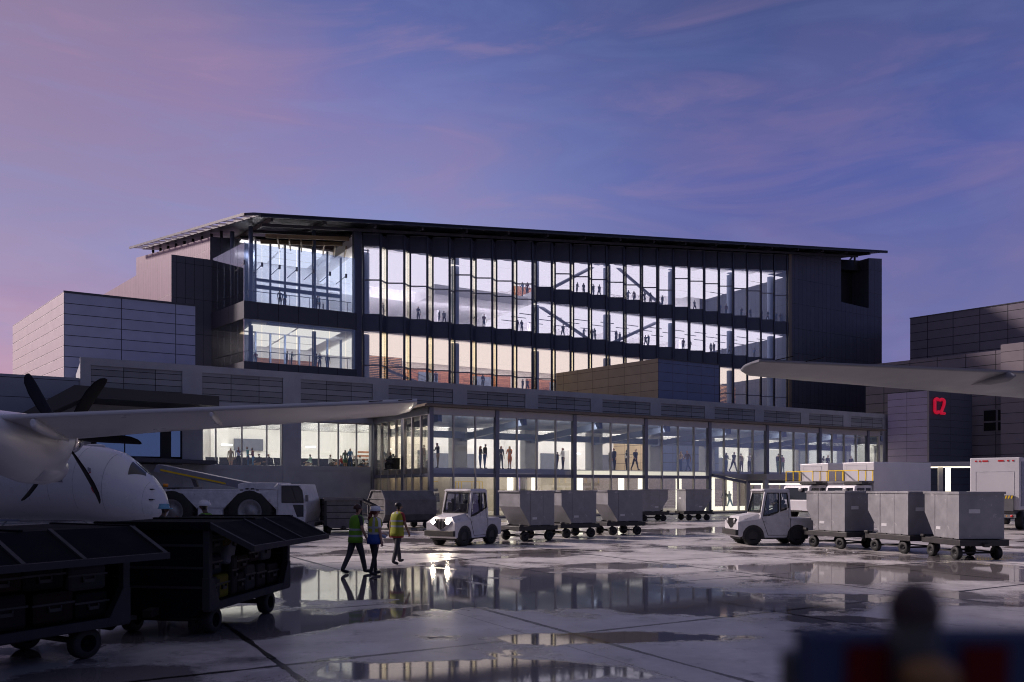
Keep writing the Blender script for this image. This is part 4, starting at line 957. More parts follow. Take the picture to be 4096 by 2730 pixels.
# ------------------------------------------------------------ luggage
LC = {'charcoal': (.012, .012, .014), 'grey': (.03, .03, .034), 'silver': (.06, .062, .072), 'black': (.005, .005, .006), 'brown': (.02, .011, .008), 'yellow': (.11, .095, .008), 'navy': (.007, .010, .022), 'maroon': (.014, .005, .006), 'white': (.15, .155, .185), 'mustard': (.07, .048, .006)}
def suitcase(cart, cat, label, x, y, z, w, d, h, col, tilt=0.):
    """upright case in cart coordinates: w along the cart, d across, h high"""
    r = cart.rotation_euler.z; c, s = math.cos(r), math.sin(r)
    loc = cart.location + Vector((x * c - y * s, x * s + y * c, z))
    t = thing('suitcase' if cat == 'suitcase' else 'hard_case', label, cat, loc, r, 'luggage in the dark baggage carts'); t.rotation_euler = (0, tilt, r)
    m = MB(); m.box(-w / 2, w / 2, -d / 2, d / 2, 0, h); m.build('shell', mat('case_' + col, LC[col], .6, var=.1, spec=.12), t, bevel=min(.05, d * .2))
    m = MB()
    zz = h * .62
    m.box(-w / 2 - .006, w / 2 + .006, -d / 2 - .006, d / 2 + .006, zz - .012, zz + .012); m.build('seam', V_chas, t)
    m = MB(); m.box(-w * .16, w * .16, -d / 2 - .03, -d / 2, zz - .09, zz - .05); m.box(-w * .16, -w * .13, -d / 2 - .03, -d / 2, zz - .09, zz - .02); m.box(w * .13, w * .16, -d / 2 - .03, -d / 2, zz - .09, zz - .02); m.build('handle', V_chas, t)
cB_items = [('hard_case', 'dark grey case at the lower near corner of the farther cart', -1.12, .52, .40, .34, 'grey', 0), ('hard_case', 'yellow case on the floor of the farther black cart', -.80, .40, .40, .36, 'yellow', 0),
    ('suitcase', 'slim charcoal case standing on end beside the low yellow case', -.47, .20, .45, .62, 'charcoal', 0), ('suitcase', 'black case low in the middle of the farther cart', -.22, .26, .4, .33, 'black', 0),
    ('hard_case', 'grey case with a front handle on the floor of the farther cart', .12, .36, .4, .42, 'grey', 0), ('suitcase', 'charcoal case next to the grey handled case in the farther cart', .52, .36, .4, .40, 'charcoal', 0), ('suitcase', 'black case at the far end of the farther cart floor', .98, .46, .4, .36, 'black', 0),
    ('suitcase', 'brown case laid above the low black case in the farther cart', -.16, .42, .4, .24, 'brown', .0, .86), ('hard_case', 'pale grey banded case high on the right in the farther cart', .72, .40, .4, .34, 'silver', 0, .93), ('suitcase', 'maroon case stacked between brown and pale grey cases', .26, .40, .4, .26, 'maroon', 0, .94),
    ('suitcase', 'white case leaning diagonally in the farther cart', -.58, .26, .4, .62, 'white', .35, .98), ('hard_case', 'charcoal case at the upper near corner of the farther cart', -1.06, .52, .42, .32, 'charcoal', 0, 1.18), ('hard_case', 'mustard case high under the lifted door of the farther cart', -.62, .34, .4, .34, 'mustard', 0, 1.26), ('suitcase', 'navy case stacked on the dark grey corner case', -1.05, .46, .4, .30, 'navy', 0, .87), ('suitcase', 'black case on top of the maroon case, farther cart', .24, .4, .4, .26, 'black', 0, 1.22)]
for it in cB_items:
    cat, lab, x, w, d, h, col, ti = it[:8]; z = it[8] if len(it) > 8 else .50
    suitcase(cB, cat, lab, x, -.54, z, w, d, h, col, ti)
cA_items = [('hard_case', 'large charcoal case on the floor of the nearest cart', -.1, .52, .4, .42, 'charcoal', 0, .5), ('suitcase', 'maroon case between two charcoal cases in the nearest cart', .48, .52, .4, .40, 'maroon', 0, .5), ('suitcase', 'black case at the far floor end of the nearest cart', .98, .46, .4, .34, 'black', 0, .5),
    ('hard_case', 'grey case with handle, upper right in the nearest cart', .92, .52, .4, .32, 'grey', 0, .86), ('suitcase', 'black case stacked in the middle of the nearest cart', .36, .52, .4, .3, 'black', 0, .92), ('suitcase', 'white case tilted at the near left of the nearest cart', -.62, .3, .4, .6, 'white', -.5, .72), ('suitcase', 'brown case stacked over the large charcoal case', -.14, .5, .4, .26, 'brown', 0, .94), ('suitcase', 'navy case at the dark top of the nearest cart', .5, .5, .4, .24, 'navy', 0, 1.24)]
for cat, lab, x, w, d, h, col, ti, z in cA_items: suitcase(cA, cat, lab, x, -.54, z, w, d, h, col, ti)

# ------------------------------------------------------------ pushback tractor
pt = thing('pushback_tractor', 'long low white pushback tractor with two huge wheels behind the aircraft nose', 'pushback tractor', (-13.6, 38.6, 0), hd(1, -.03))
hw = 1.25
def octa(cx, r=1.24, z0=.45): return [(cx + r, z0), (cx + r, 1.12), (cx + r * .42, 1.86), (cx - r * .42, 1.86), (cx - r, 1.12), (cx - r, z0)]
wx = (-2.02, 1.62)
m = MB(); prof = [(-4.2, .55)] + octa(wx[0])[::-1] + octa(wx[1])[::-1] + [(3.0, .45), (3.0, .5), (4.15, .42), (4.25, 1.0), (4.2, 1.55), (4.0, 2.28), (3.0, 2.28), (3.0, 2.05), (-4.0, 2.05), (-4.2, 1.9)]
prof = [(-4.2, .55)] + octa(wx[0])[::-1] + octa(wx[1])[::-1] + [(4.15, .42), (4.25, 1.0), (4.2, 1.5), (3.98, 2.28), (2.98, 2.28), (2.98, 2.05), (-4.0, 2.05), (-4.2, 1.9)]
m.prism(prof, -hw, hw, 0); m.prism([(1.05, 2.05), (2.9, 2.05), (2.9, 2.36), (1.35, 2.36), (1.05, 2.30)], -hw + .1, hw - .4, 0); m.prism([(2.62, 2.05), (2.98, 2.05), (2.98, 2.36)], -hw, -hw + .2, 0)
m.build('body', V_push, pt, bevel=.03)
m = MB(); m.box(-3.6, 3.2, -hw + .42, hw - .42, .4, 1.95, 0)
for c_ in wx:
    for s in (-1, 1): m.prism(octa(c_, 1.245), s * (hw - .3) - .12, s * (hw - .3) + .12, 0)
m.build('wheel_well', V_black, pt)
for c_ in wx:
    for s in (-1, 1):
        w = wheel(pt, c_, s * (hw - .25), 1.04, .5, V_rim, True); 
for s in (-1, 1):
    m = MB(); m.prism([(3.12, 1.45), (4.12, 1.45), (4.06, 2.0), (3.9, 2.2), (3.12, 2.2)], s * (hw + .004) - .003, s * (hw + .004) + .003); m.build('side_window', V_dglass, pt)
    m = MB(); m.prism([(3.62, 1.35), (4.12, 1.35), (4.12, .8), (3.82, .8)], s * (hw + .004) - .003, s * (hw + .004) + .003); m.build('foot_window', V_dglass, pt)

m = MB()
for s in (-1, 1):
    for a_, b_ in (((3.12, 1.45), (4.12, 1.45)), ((4.12, 1.45), (4.06, 2.0)), ((4.06, 2.0), (3.9, 2.2)), ((3.9, 2.2), (3.12, 2.2)), ((3.12, 2.2), (3.12, 1.45)), ((3.8, 1.47), (3.55, 2.2)), ((2.94, .5), (2.94, 2.05))): m.bar((a_[0], s * (hw + .008), a_[1]), (b_[0], s * (hw + .008), b_[1]), .025 if a_[0] != 2.94 else .012)
    for a_, b_ in (((-.78, .62), (.45, .62)), ((.45, .62), (.45, 1.2)), ((.45, 1.2), (-.78, 1.2)), ((-.78, 1.2), (-.78, .62))): m.bar((a_[0], s * (hw + .004), a_[1]), (b_[0], s * (hw + .004), b_[1]), .018)
m.build('seam', V_chas, pt)
m = MB(); m.box(-3.2, -1.2, -.7, .3, 2.05, 2.16); m.cyl((-3.1, -.6, 2.1), (-3.1, -.6, 2.5), .01, n=5); m.build('top_cover', V_galv, pt)
m = MB(); m.cyl((-2.7, -.3, 2.16), (-2.7, -.3, 2.32), .12, n=12); m.build('beacon', mat('orange_lens', (.8, .28, .01), .3, var=0), pt)
m = MB(); m.box(4.2, 4.55, -1.0, 1.0, .35, .55); m.bar((4.3, -hw - .1, 1.5), (4.3, -hw - .1, 1.8), .1, .16); m.build('front_step', V_galv, pt)
# belt loader behind it
bl = thing('belt_loader', 'grey belt loader with a yellow stripe along its sloping boom, behind the pushback tractor', 'belt loader', (-14.6, 45.5, 0), 0)
m = MB(); m.prism([(-5.2, 3.02), (-5.0, 3.42), (1.6, 2.08), (1.6, 1.70)], -.5, .5, 0); m.build('boom', mat('loader_grey', (.22, .22, .26), .5), bl)
m = MB(); m.prism([(-4.8, 3.06), (-4.8, 3.16), (-1.2, 2.40), (-1.2, 2.31)], -.53, -.505, 0); m.build('stripe', V_yel, bl)
m = MB(); m.box(-3.4, 1.5, -.8, .8, .45, 1.2); m.bar((-2.6, 0, 1.2), (-3.2, 0, 2.7), .2); m.build('chassis', V_galv, bl)
for x in (-2.5, .8):
    for s in (-1, 1): wheel(bl, x, s * .7, .34, .22)

# ------------------------------------------------------------ catering trucks and box truck
def make_catering(lab):
    t = thing('catering_truck', lab, 'truck', group='grey catering trucks behind the bin carts'); hw = 1.18
    m = MB(); m.box(-6.0, 0, -hw, hw, 1.05, 3.78, 0); m.build('box_body', V_truck, t, bevel=.05)
    m = MB(); m.box(-5.95, -.05, -hw - .02, -hw, 3.62, 3.72, 0); m.box(-6, 0, -hw - .015, -hw + .05, 3.72, 3.79, 0)
    for s in (-1, 1): m.box(0, .015, s * .78 - .012 - .15, s * .78 + .012 - .15, 2.62, 3.6, 0)
    m.box(0, .015, -.95, .65, 3.58, 3.61, 0); m.build('trim', mat('bright_trim', (.62, .62, .66), .35, .3), t)
    m = MB(); m.box(0, 1.5, -hw, hw, 2.42, 2.56, 0); m.box(.9, 1.55, .1, hw + .25, 2.36, 2.5, 1); m.build('platform', [V_galv, V_chas], t)
    m = MB(); zt = 3.22
    for s in (-1, 1):
        for x in (.06, .75, 1.46): m.bar((x, s * (hw - .06), 2.56), (x, s * (hw - .06), zt), .05)
        m.bar((0, s * (hw - .06), zt), (1.5, s * (hw - .06), zt), .05)
    for y in (0,): m.bar((1.46, y, 2.56), (1.46, y, zt), .05)
    m.bar((1.46, -hw + .06, zt), (1.46, hw - .06, zt), .05)
    m.build('guard_rail', V_yel, t)
    m = MB(); m.prism([(.1, .55), (1.9, .55), (1.95, 1.25), (1.72, 2.2), (1.55, 2.3), (.1, 2.3)], -hw + .08, hw - .08, 0); m.build('cab', V_truck, t, bevel=.06)
    m = MB(); m.hexa([(1.955, -hw + .2, 1.32), (1.955, hw - .2, 1.32), (1.93, hw - .2, 1.32), (1.93, -hw + .2, 1.32)], [(1.76, -hw + .25, 2.12), (1.76, hw - .25, 2.12), (1.73, hw - .25, 2.12), (1.73, -hw + .25, 2.12)], 0); m.build('windshield', V_dglass, t)
    for s in (-1, 1): m = MB(); m.prism([(.85, 1.35), (1.72, 1.35), (1.55, 2.1), (.85, 2.1)], s * (hw - .075) - .005, s * (hw - .075) + .005); m.build('side_window', V_dglass, t); m = MB(); m.prism([(.25, 1.35), (.72, 1.35), (.72, 2.1), (.25, 2.1)], s * (hw - .075) - .005, s * (hw - .075) + .005); m.build('side_window', V_dglass, t)
    m = MB(); m.ball((1.9, .45, 2.0), .05, .2, .14, nu=10, nv=6); m.box(1.85, 1.95, -hw - .05, -hw + .12, 1.5, 1.9); m.build('mirror', V_rim, t)
    m = MB(); m.box(-6, 1.9, -.6, .6, .5, 1.0); m.build('chassis', V_chas, t)
    for x in (-4.4, .95):
        for s in (-1, 1): wheel(t, x, s * (hw - .2), .48, .3)
    return t
hdU = hd(-UX, -UY)
ct2 = make_catering('nearer grey catering truck, its long side showing above the pale bin carts'); nrm = Vector((-LX, -LY, 0)); uu = Vector((UX, UY, 0))
ct2.location = Vector((23.1, 52.0, 0)) - nrm * 1.18; ct2.rotation_euler.z = hdU
ct1 = dup(ct2, Vector((21.34, 55.0, 0)) - nrm * 1.18, hdU, 'farther grey catering truck mostly hidden behind the other one')
# a white service truck parked inside the concourse
ct3 = dup(ct2, W(6.6, BT + 4.0), hdU + PI, 'white service truck with yellow rails parked behind the ground floor glass', 'white service trucks inside the concourse'); ct3.scale = (.72, .8, .8); ct3['category'] = 'truck'
ct3.rotation_euler.z = hd(LX * -1, LY * -1); ct3.location = W(3.4, -4.6)
ct4 = dup(ct3, W(5.9, -4.6), ct3.rotation_euler.z, 'second white service truck with yellow rails inside, right of the first', 'white service trucks inside the concourse'); ct4.scale = ct3.scale
bt = thing('box_truck', 'grey box truck at the right picture edge with red marker lamps and striped lift', 'truck', (0, 0, 0)); hw = 1.12
m = MB(); m.box(0, 6, -hw, hw, 1.0, 3.66, 0); m.build('box_body', V_truck, bt, bevel=.04)
m = MB(); m.box(.3, 5.8, -hw - .02, -hw, 1.2, 3.45); m.build('side_panel', mat('blue_grey_panel_paint', (.16, .18, .25), .45), bt)
m = MB()
for s in (-1, 1): m.box(-.012, 0, s * .86 - .01, s * .86 + .01, 1.75, 2.95)
m.box(-.012, 0, -.86, .86, 2.94, 2.97); m.build('door_trim', mat('bright_trim', (.62, .62, .66), .35, .3), bt)
for y, w in ((.85, .04), (.66, .04), (.42, .13), (-.28, .13), (-.60, .04), (-.82, .04)): m = MB(); m.box(-.02, 0, y - w, y + w, 3.46, 3.53); m.build('marker_light', V_red, bt)
m = MB(); m.box(-.12, -.02, -.86, .86, .95, 1.74, 0)
m.build('tail_lift', mat('lift_grey', (.10, .10, .11), .5), bt)
m = MB()
for k in range(13): y = -.8 + .127 * k; m.add([(-.125, y, 1.58), (-.125, y + .06, 1.58), (-.125, y + .02, 1.73), (-.125, y - .04, 1.73)], [(0, 1, 2, 3)])
m.build('warning_stripe', V_yel, bt)
m = MB()
# letter N low on the lift
for a_, b_ in (((.02, 1.10), (.02, 1.17)), ((.02, 1.17), (-.03, 1.10)), ((-.03, 1.10), (-.03, 1.17))): m.bar((-.125, a_[0], a_[1]), (-.125, b_[0], b_[1]), .008, .012)
m.build('lettering', V_yel, bt)
m = MB(); m.box(-.1, 6.5, -.9, .9, .82, 1.0, 0); m.box(.0, 8, -.4, .4, .5, .82, 0); m.build('chassis', V_chas, bt)
for s in (-1, 1):
    m = MB(); m.box(-.16, -.10, s * .72 - .26, s * .72 + .26, .62, .78, 0); M = Matrix.Translation((-.165, s * .80, .70)); m.lathe([(.001, -.012), (.065, -.01), (.065, .01)], 14, 1, M, axis='x'); m.cyl((-.17, s * .58, .7), (-.16, s * .58, .7), .03, n=10, m=2)
    m.build('tail_light', [V_rim, V_red, mat('orange_lens', (.8, .28, .01), .3, var=0)], bt)
m = MB(); m.prism([(6.2, .6), (8.0, .6), (8.0, 1.4), (7.7, 2.4), (6.2, 2.4)], -hw + .05, hw - .05, 0); m.build('cab', V_truck, bt, bevel=.05)
for x in (1.0, 7.0):
    for s in (-1, 1): wheel(bt, x, s * (hw - .18), .46, .32)
bx, by = XY(3978, 41.6); bt.rotation_euler.z = hd(.68, .73); bt.location = (bx, by, 0)
# ============================================================ aircraft
A_white = mat('aircraft_white', (.50, .50, .53), .30, 0, .05, .6, coat=.25)
A_grey = mat('aircraft_grey', (.14, .145, .175), .4, 0, .06, .6)
A_dark = mat('propeller_black', (.006, .007, .010), .5, 0, .1, 3, spec=.12)
A_chrome = mat('polished_spinner', (.62, .60, .58), .14, 1, .05, 2)
A_red = mat('red_decal', (.35, .01, .02), .5, var=0)
def airfoil(ch, th, n=9):
    """closed section, chordwise c from leading edge (0) to blunt trailing edge (ch); returns (c, z)"""
    up = []; lo = []
    for i in range(n + 1):
        c = .5 - .5 * math.cos(PI * i / n); y = 5 * th * (.2969 * math.sqrt(c) - .126 * c - .3516 * c * c + .2843 * c ** 3 - .1015 * c ** 4)
        e = .014 + .028 * c; up.append((c * ch, y * ch * .9 + e)); lo.append((c * ch, -y * ch * 1.05 - e))
    return up + lo[::-1]
def wing_mesh(stations, span, fwd):
    """stations: (root point at the trailing edge, chord, thickness ratio, incidence drop of the leading edge)"""
    rings = []
    for p, ch, th, drop in stations:
        r = []
        for c, z in airfoil(ch, th): q = Vector(p) + Vector((fwd[0], fwd[1], 0)) * (ch - c); q.z += z - drop * (1 - c / ch); r.append(tuple(q))
        rings.append(r)
    return rings
h1 = (-.174, .985); w1 = (.985, .174)
te0 = Vector((-11.6, 18.07, 3.70))
def te(a): return te0 + Vector((w1[0] * a, w1[1] * a, a * .0585 if a > 0 else a * .03))
ac1 = thing('turboprop_wing', 'pale wing with engine pod and six-bladed propeller, sweeping in from the left', 'aircraft', (-12.4, 20, 0))
ac1.location = (0, 0, 0)
st = [(te(a), c, t_, d) for a, c, t_, d in ((-5.5, 3.2, .15, .22), (0, 3.05, .145, .22), (3, 2.6, .135, .17), (6, 2.15, .125, .17), (8.2, 1.8, .12, .15), (9.0, 1.6, .115, .14), (9.32, 1.25, .10, .11), (9.45, .6, .08, .05))]
m = MB(); m.loft(wing_mesh(st, None, h1), 0)
wg = m.build('wing', A_white, ac1)
for a, ln, q_ in ((.9, 2.2, 1.0), (4.7, 1.5, .62)):
    p = te(a); m = MB(); rings = []
    for f_, rr in ((-.03, .06), (-.01, .10), (.1, .13), (.5, .14), (1.2, .11), (ln, .03)):
        c = p + Vector((h1[0] * f_, h1[1] * f_, (-.17 - .12 * f_) * (.5 + q_ / 2))); rings.append([(c.x + w1[0] * rr * q_ * .62 * math.cos(q), c.y + w1[1] * rr * q_ * .62 * math.cos(q), c.z + rr * q_ * math.sin(q)) for q in [2 * PI * i / 14 for i in range(14)]])
    m.loft(rings, 0); m.build('flap_fairing', A_white, wg)
m = MB()
for a in (8.3, 9.0): p = te(a); m.bar(p + Vector((0, 0, .02)), p + Vector((w1[0] * .35, -.12, .02)), .02)
m.build('static_wick', A_dark, wg)
hub = Vector((kx(256) * 22.3, 22.3, CH + 193 / F * 22.3)); hv = Vector((h1[0], h1[1], 0)); wv = Vector((w1[0], w1[1], 0))
m = MB(); rings = []
for f_, rw, rt_, rb in ((-5.2, .10, .1, .1), (-4.6, .35, .3, .5), (-3.6, .60, .45, 1.0), (-2.2, .66, .5, 1.22), (-1.0, .64, .52, 1.25), (-.55, .58, .48, 1.0), (-.32, .46, .44, .52), (-.2, .36, .36, .36)):
    c = hub + hv * f_ - wv * (.16 if f_ < -.4 else .06); ring = []
    for i in range(24):
        q = 2 * PI * i / 24; z = math.sin(q); ring.append(tuple(c + wv * rw * math.cos(q) * (1 if z > -.5 else 1) + Vector((0, 0, z * (rt_ if z > 0 else rb)))))
    rings.append(ring)
m.loft(rings, 0); nc = m.build('nacelle', A_white, ac1)
m = MB(); rings = []
for f_, rw, rt_ in ((-2.2, .46, .40), (-.9, .46, .42), (-.42, .42, .40), (-.2, .35, .33), (-.10, .25, .22), (-.14, .17, .14)):
    c = hub + hv * f_ - wv * .16 + Vector((0, 0, -.80)); rings.append([tuple(c + wv * rw * math.cos(2 * PI * i / 20) + Vector((0, 0, rt_ * math.sin(2 * PI * i / 20)))) for i in range(20)])
m.loft(rings, 0); m.build('intake_scoop', A_white, nc)
m = MB(); rings = []
for f_, r in ((-.22, .40), (0, .42), (.35, .40), (.65, .31), (.85, .19), (.95, .08), (.98, .01)):
    c = hub + hv * f_; rings.append([tuple(c + wv * r * math.cos(2 * PI * i / 24) + Vector((0, 0, r * math.sin(2 * PI * i / 24)))) for i in range(24)])
m.loft(rings, 0); sp_ = m.build('spinner', A_chrome, ac1)
for k in range(6):
    a = math.radians(60 * k); rd = wv * math.cos(a) + Vector((0, 0, math.sin(a))); tn = wv * -math.sin(a) + Vector((0, 0, math.cos(a)))
    m = MB(); rings = []
    for f_, ch, pit, sw in ((.18, .12, 70, 0), (.34, .18, 67, 0), (.6, .34, 64, .01), (1.0, .43, 61, .02), (1.45, .42, 58, .01), (1.75, .36, 57, -.02), (1.92, .24, 56, -.06), (1.99, .10, 56, -.09)):
        p_ = math.radians(pit); cd = tn * math.cos(p_) - hv * math.sin(p_); nd = tn * math.sin(p_) + hv * math.cos(p_); c = hub + rd * f_ + tn * sw
        th_ = max(.012, .055 - .02 * f_)
        rings.append([tuple(c + cd * ch / 2 * math.cos(2 * PI * i / 12) + nd * th_ / 2 * math.sin(2 * PI * i / 12)) for i in range(12)])
    m.loft(rings, 0); m.build('propeller_blade', A_dark, ac1)
# fuselage of the aircraft parked ahead
fx, fy = -14.02, 33.2; hx, hy = .985, -.17
ac2 = thing('parked_aircraft', 'white aircraft nose with dark cockpit windows behind the propeller', 'aircraft', (fx, fy, 0), hd(hx, hy))
FS = [(x, (t + b) / 2, y, (t - b) / 2) for x, t, b, y in ((0, 1.30, 1.22, .03), (-.05, 1.50, 1.08, .18), (-.12, 1.70, .95, .30), (-.35, 2.10, .76, .60), (-.85, 2.66, .62, .96), (-1.46, 3.16, .60, 1.20), (-2.07, 3.60, .63, 1.38), (-2.87, 3.83, .70, 1.46), (-4, 3.90, .78, 1.50), (-7.5, 3.92, .80, 1.52), (-14, 3.92, .80, 1.52), (-17, 3.95, 1.3, 1.2), (-21, 3.9, 2.6, .3))]
def fus(x):
    for (a, za, ya, ra), (b, zb_, yb, rb) in zip(FS, FS[1:]):
        if a >= x >= b: f_ = (x - a) / (b - a); return za + (zb_ - za) * f_, ya + (yb - ya) * f_, ra + (rb - ra) * f_
def fring(x, n=36, g=0): z, ry, rz = fus(x); return [(x, (ry + g) * math.cos(2 * PI * i / n), z + (rz + g) * math.sin(2 * PI * i / n)) for i in range(n)]
m = MB(); xs_ = [0, -.02, -.05, -.08, -.12, -.2, -.28, -.35, -.5, -.65, -.85, -1.2, -1.5, -1.8, -2.1, -2.5, -2.9, -3.4, -4, -4.6, -5.2, -6.3, -7.5, -14, -17, -21]
m.loft([fring(x) for x in xs_], 0); fu = m.build('fuselage', A_white, ac2)
def skin_patch(pts, n=6, g=.012):
    """a panel that lies on the fuselage skin; pts = (x, angle) corners, bilinear"""
    mb = MB(); V = []
    for i in range(n + 1):
        for j in range(n + 1):
            u, v = i / n, j / n
            x = (pts[0][0] * (1 - u) + pts[1][0] * u) * (1 - v) + (pts[3][0] * (1 - u) + pts[2][0] * u) * v
            a = (pts[0][1] * (1 - u) + pts[1][1] * u) * (1 - v) + (pts[3][1] * (1 - u) + pts[2][1] * u) * v
            z, ry, rz = fus(x); a = math.radians(a); V.append((x, -(ry + g) * math.cos(a), z + (rz + g) * math.sin(a)))
    mb.add(V, [(i * (n + 1) + j, (i + 1) * (n + 1) + j, (i + 1) * (n + 1) + j + 1, i * (n + 1) + j + 1) for i in range(n) for j in range(n)], 0, True); return mb
for pts in ([(-1.24, 46), (-.82, 77), (-.95, 88), (-1.5, 86)], [(-.82, 103), (-1.24, 134), (-1.5, 94), (-.95, 92)]): skin_patch(pts).build('cockpit_window', V_dglass, ac2)
skin_patch([(-3.85, 1), (-3.6, 1), (-3.7, 19), (-3.95, 19)]).build('side_window', A_grey, ac2)
skin_patch([(-2.62, 22), (-2.48, 21), (-2.52, 27), (-2.66, 28)]).build('static_plate', A_grey, ac2)
# seams of the nose and a door outline, pressed into the skin
m = MB()
def seam(P): m.tube([(x, -(fus(x)[1] + .002) * math.cos(math.radians(a)), fus(x)[0] + (fus(x)[2] + .002) * math.sin(math.radians(a))) for x, a in P], .004, 4)
for xq in (-.62, -2.0, -3.2): seam([(xq, a) for a in range(-40, 86, 9)])
seam([(-4.3, a) for a in range(-28, 36, 8)]); seam([(-5.2, a) for a in range(-28, 36, 8)]); seam([(-4.3 - .09 * i, 34) for i in range(11)])
m.build('panel_seam', A_grey, ac2)
m = MB()
for x0_, a0 in ((-2.64, 13), (-2.40, -1)):
    P = []
    for i in range(6): x = x0_ + .16 * i / 5 * (1 if a0 > 5 else 1); a = math.radians(a0 + (8 * math.sin(PI * i / 10)) * (1 if a0 > 5 else -1)); z, ry, rz = fus(x); P.append((x, -(ry + .01) * math.cos(a), z + (rz + .01) * math.sin(a)))
    m.tube(P, .018, 5)
m.build('red_mark', A_red, ac2)
m = MB()
for x, a in ((-.42, 58), (-.32, 22)): z, ry, rz = fus(x); a = math.radians(a); p = Vector((x, -ry * math.cos(a), z + rz * math.sin(a))); m.bar(p, p + Vector((0, -.1, 0)), .03, .05); m.cyl(p + Vector((-.1, -.1, 0)), p + Vector((.16, -.1, 0)), .03, .006, 8)
m.build('pitot_probe', A_dark, ac2)
m = MB(); z, ry, rz = fus(-3.3); m.ball((-3.3, 0, z + rz), .5, .14, .09, nu=14, nv=6); m.build('roof_antenna', A_white, ac2)
m = MB(); m.cyl((-2.3, 0, .3), (-2.3, 0, 1.2), .07, n=10); m.cyl((-2.3, -.18, .28), (-2.3, .18, .28), .28, n=18); m.build('nose_gear', V_chas, ac2)
# wing of a third aircraft on the right
ac3 = thing('aircraft_wing', 'long grey wing tip of an aircraft reaching in from the right', 'aircraft', (0, 0, 0))
tA, tB = Vector((8.85, 28.8, 6.62)), Vector((20.2, 32.1, 6.68)); dv = (tB - tA)
fw3 = Vector((-dv.y, dv.x)).normalized()
st = []
for f_, ch, th, dr in ((-.012, .5, .05, .0), (.0, 1.2, .08, .02), (.025, 1.9, .10, .05), (.08, 2.5, .11, .09), (.3, 2.9, .12, .12), (1.0, 4.2, .125, .16), (1.8, 5.6, .13, .2)):
    p = tA + dv * f_; st.append((p, ch, th, dr))
m = MB(); m.loft(wing_mesh(st, None, fw3), 0); w3 = m.build('wing', A_grey, ac3)
m = MB()
for f_ in (.045, .15): p = tA + dv * f_; m.bar(p + Vector((0, 0, .04)), p + Vector((.55, -.25, .14)), .03)
m.build('static_wick', A_dark, w3)
m = MB(); p = tA + dv * .93; rings = []
for f2, rr in ((-.3, .05), (0, .2), (.8, .24), (2.4, .05)): c = p + Vector((fw3.x * f2, fw3.y * f2, -.2)); rings.append([(c.x + rr * .7 * math.cos(2 * PI * i / 12), c.y, c.z + rr * math.sin(2 * PI * i / 12)) for i in range(12)])
m.loft(rings, 0); m.build('flap_fairing', A_grey, w3)
# blurred barricade just in front of the lens
BD = .55; q = BD / .75
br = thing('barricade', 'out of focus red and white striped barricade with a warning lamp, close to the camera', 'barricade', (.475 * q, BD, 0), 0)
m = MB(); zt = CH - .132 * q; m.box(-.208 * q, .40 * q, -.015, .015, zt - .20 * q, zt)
m.box(-.208 * q, .40 * q, -.015, .015, zt - .40 * q, zt - .24 * q); m.build('plank', mat('dark_blue_plank', (.035, .047, .095), .7, spec=.1), br)  # plank in one even dark blue
m = MB()
for k in range(6):
    x = (-.185 + .103 * k) * q; m.add([(x, -.018, zt - .2 * q), (x + .042 * q, -.018, zt - .2 * q), (x + .050 * q, -.018, zt - .006), (x + .008 * q, -.018, zt - .006)], [(0, 1, 2, 3)])
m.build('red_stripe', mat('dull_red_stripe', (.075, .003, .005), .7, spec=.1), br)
m = MB()
for x in (-.19 * q, .36 * q): m.box(x - .015, x + .015, .015, .04, 0, zt - .02); m.bar((x, .03, .9), (x, .5, 0), .03)
m.build('leg', V_chas, br)
lx = kx(3600) * BD - br.location.x
m = MB(); m.cyl((lx, -.02, zt - .09 * q), (lx, -.02, zt + .01), .016, n=12); m.build('lamp_bracket', V_chas, br)
m = MB(); m.ball((lx, -.02, zt + .024 * q), .024 * q, .02 * q, .027 * q, nu=14, nv=8); m.build('lamp_head', mat('dark_red_lens', (.03, .01, .012), .5, var=0), br)
m = MB(); m.ball((lx + .002, -.035, zt - .032 * q), .026 * q, .02 * q, .018 * q, nu=14, nv=8); m.build('amber_lens', mat('dull_amber_lens', (.17, .075, .016), .5, var=0), br)
# ============================================================ people: built facing +Y, grown from a skeleton
def cloth(name, col, rough=.8): return mat('cloth_' + name, col, rough, 0, .10, 12, .1)
SKIN = [mat('skin_light', (.42, .24, .17), .55, var=.05), mat('skin_mid', (.26, .14, .09), .55, var=.05), mat('skin_dark', (.10, .05, .035), .55, var=.05)]
HAIR = [mat('hair_dark', (.010, .008, .008), .5, var=.2), mat('hair_brown', (.05, .022, .012), .5, var=.2), mat('hair_blond', (.30, .19, .08), .5, var=.2), mat('hair_auburn', (.10, .018, .01), .45, var=.2)]
CL = {k: cloth(k, v) for k, v in dict(black=(.012, .012, .014), navy=(.022, .03, .065), grey=(.13, .13, .14), charcoal=(.04, .04, .046), white=(.62, .61, .60), beige=(.42, .32, .22), blue=(.10, .24, .42), teal=(.06, .22, .28), lavender=(.30, .30, .48), red=(.25, .03, .03), maroon=(.12, .02, .025), green=(.08, .16, .09), mint=(.30, .44, .36), orange=(.60, .19, .06), denim=(.05, .09, .19), brown=(.10, .055, .03), tan=(.30, .20, .12), plaid=(.16, .05, .07), khaki=(.24, .19, .12)).items()}
def bone_angles(a, bx, bz=0): return Vector((math.sin(bz), math.sin(a) * math.cos(bz), -math.cos(a) * math.cos(bz)))
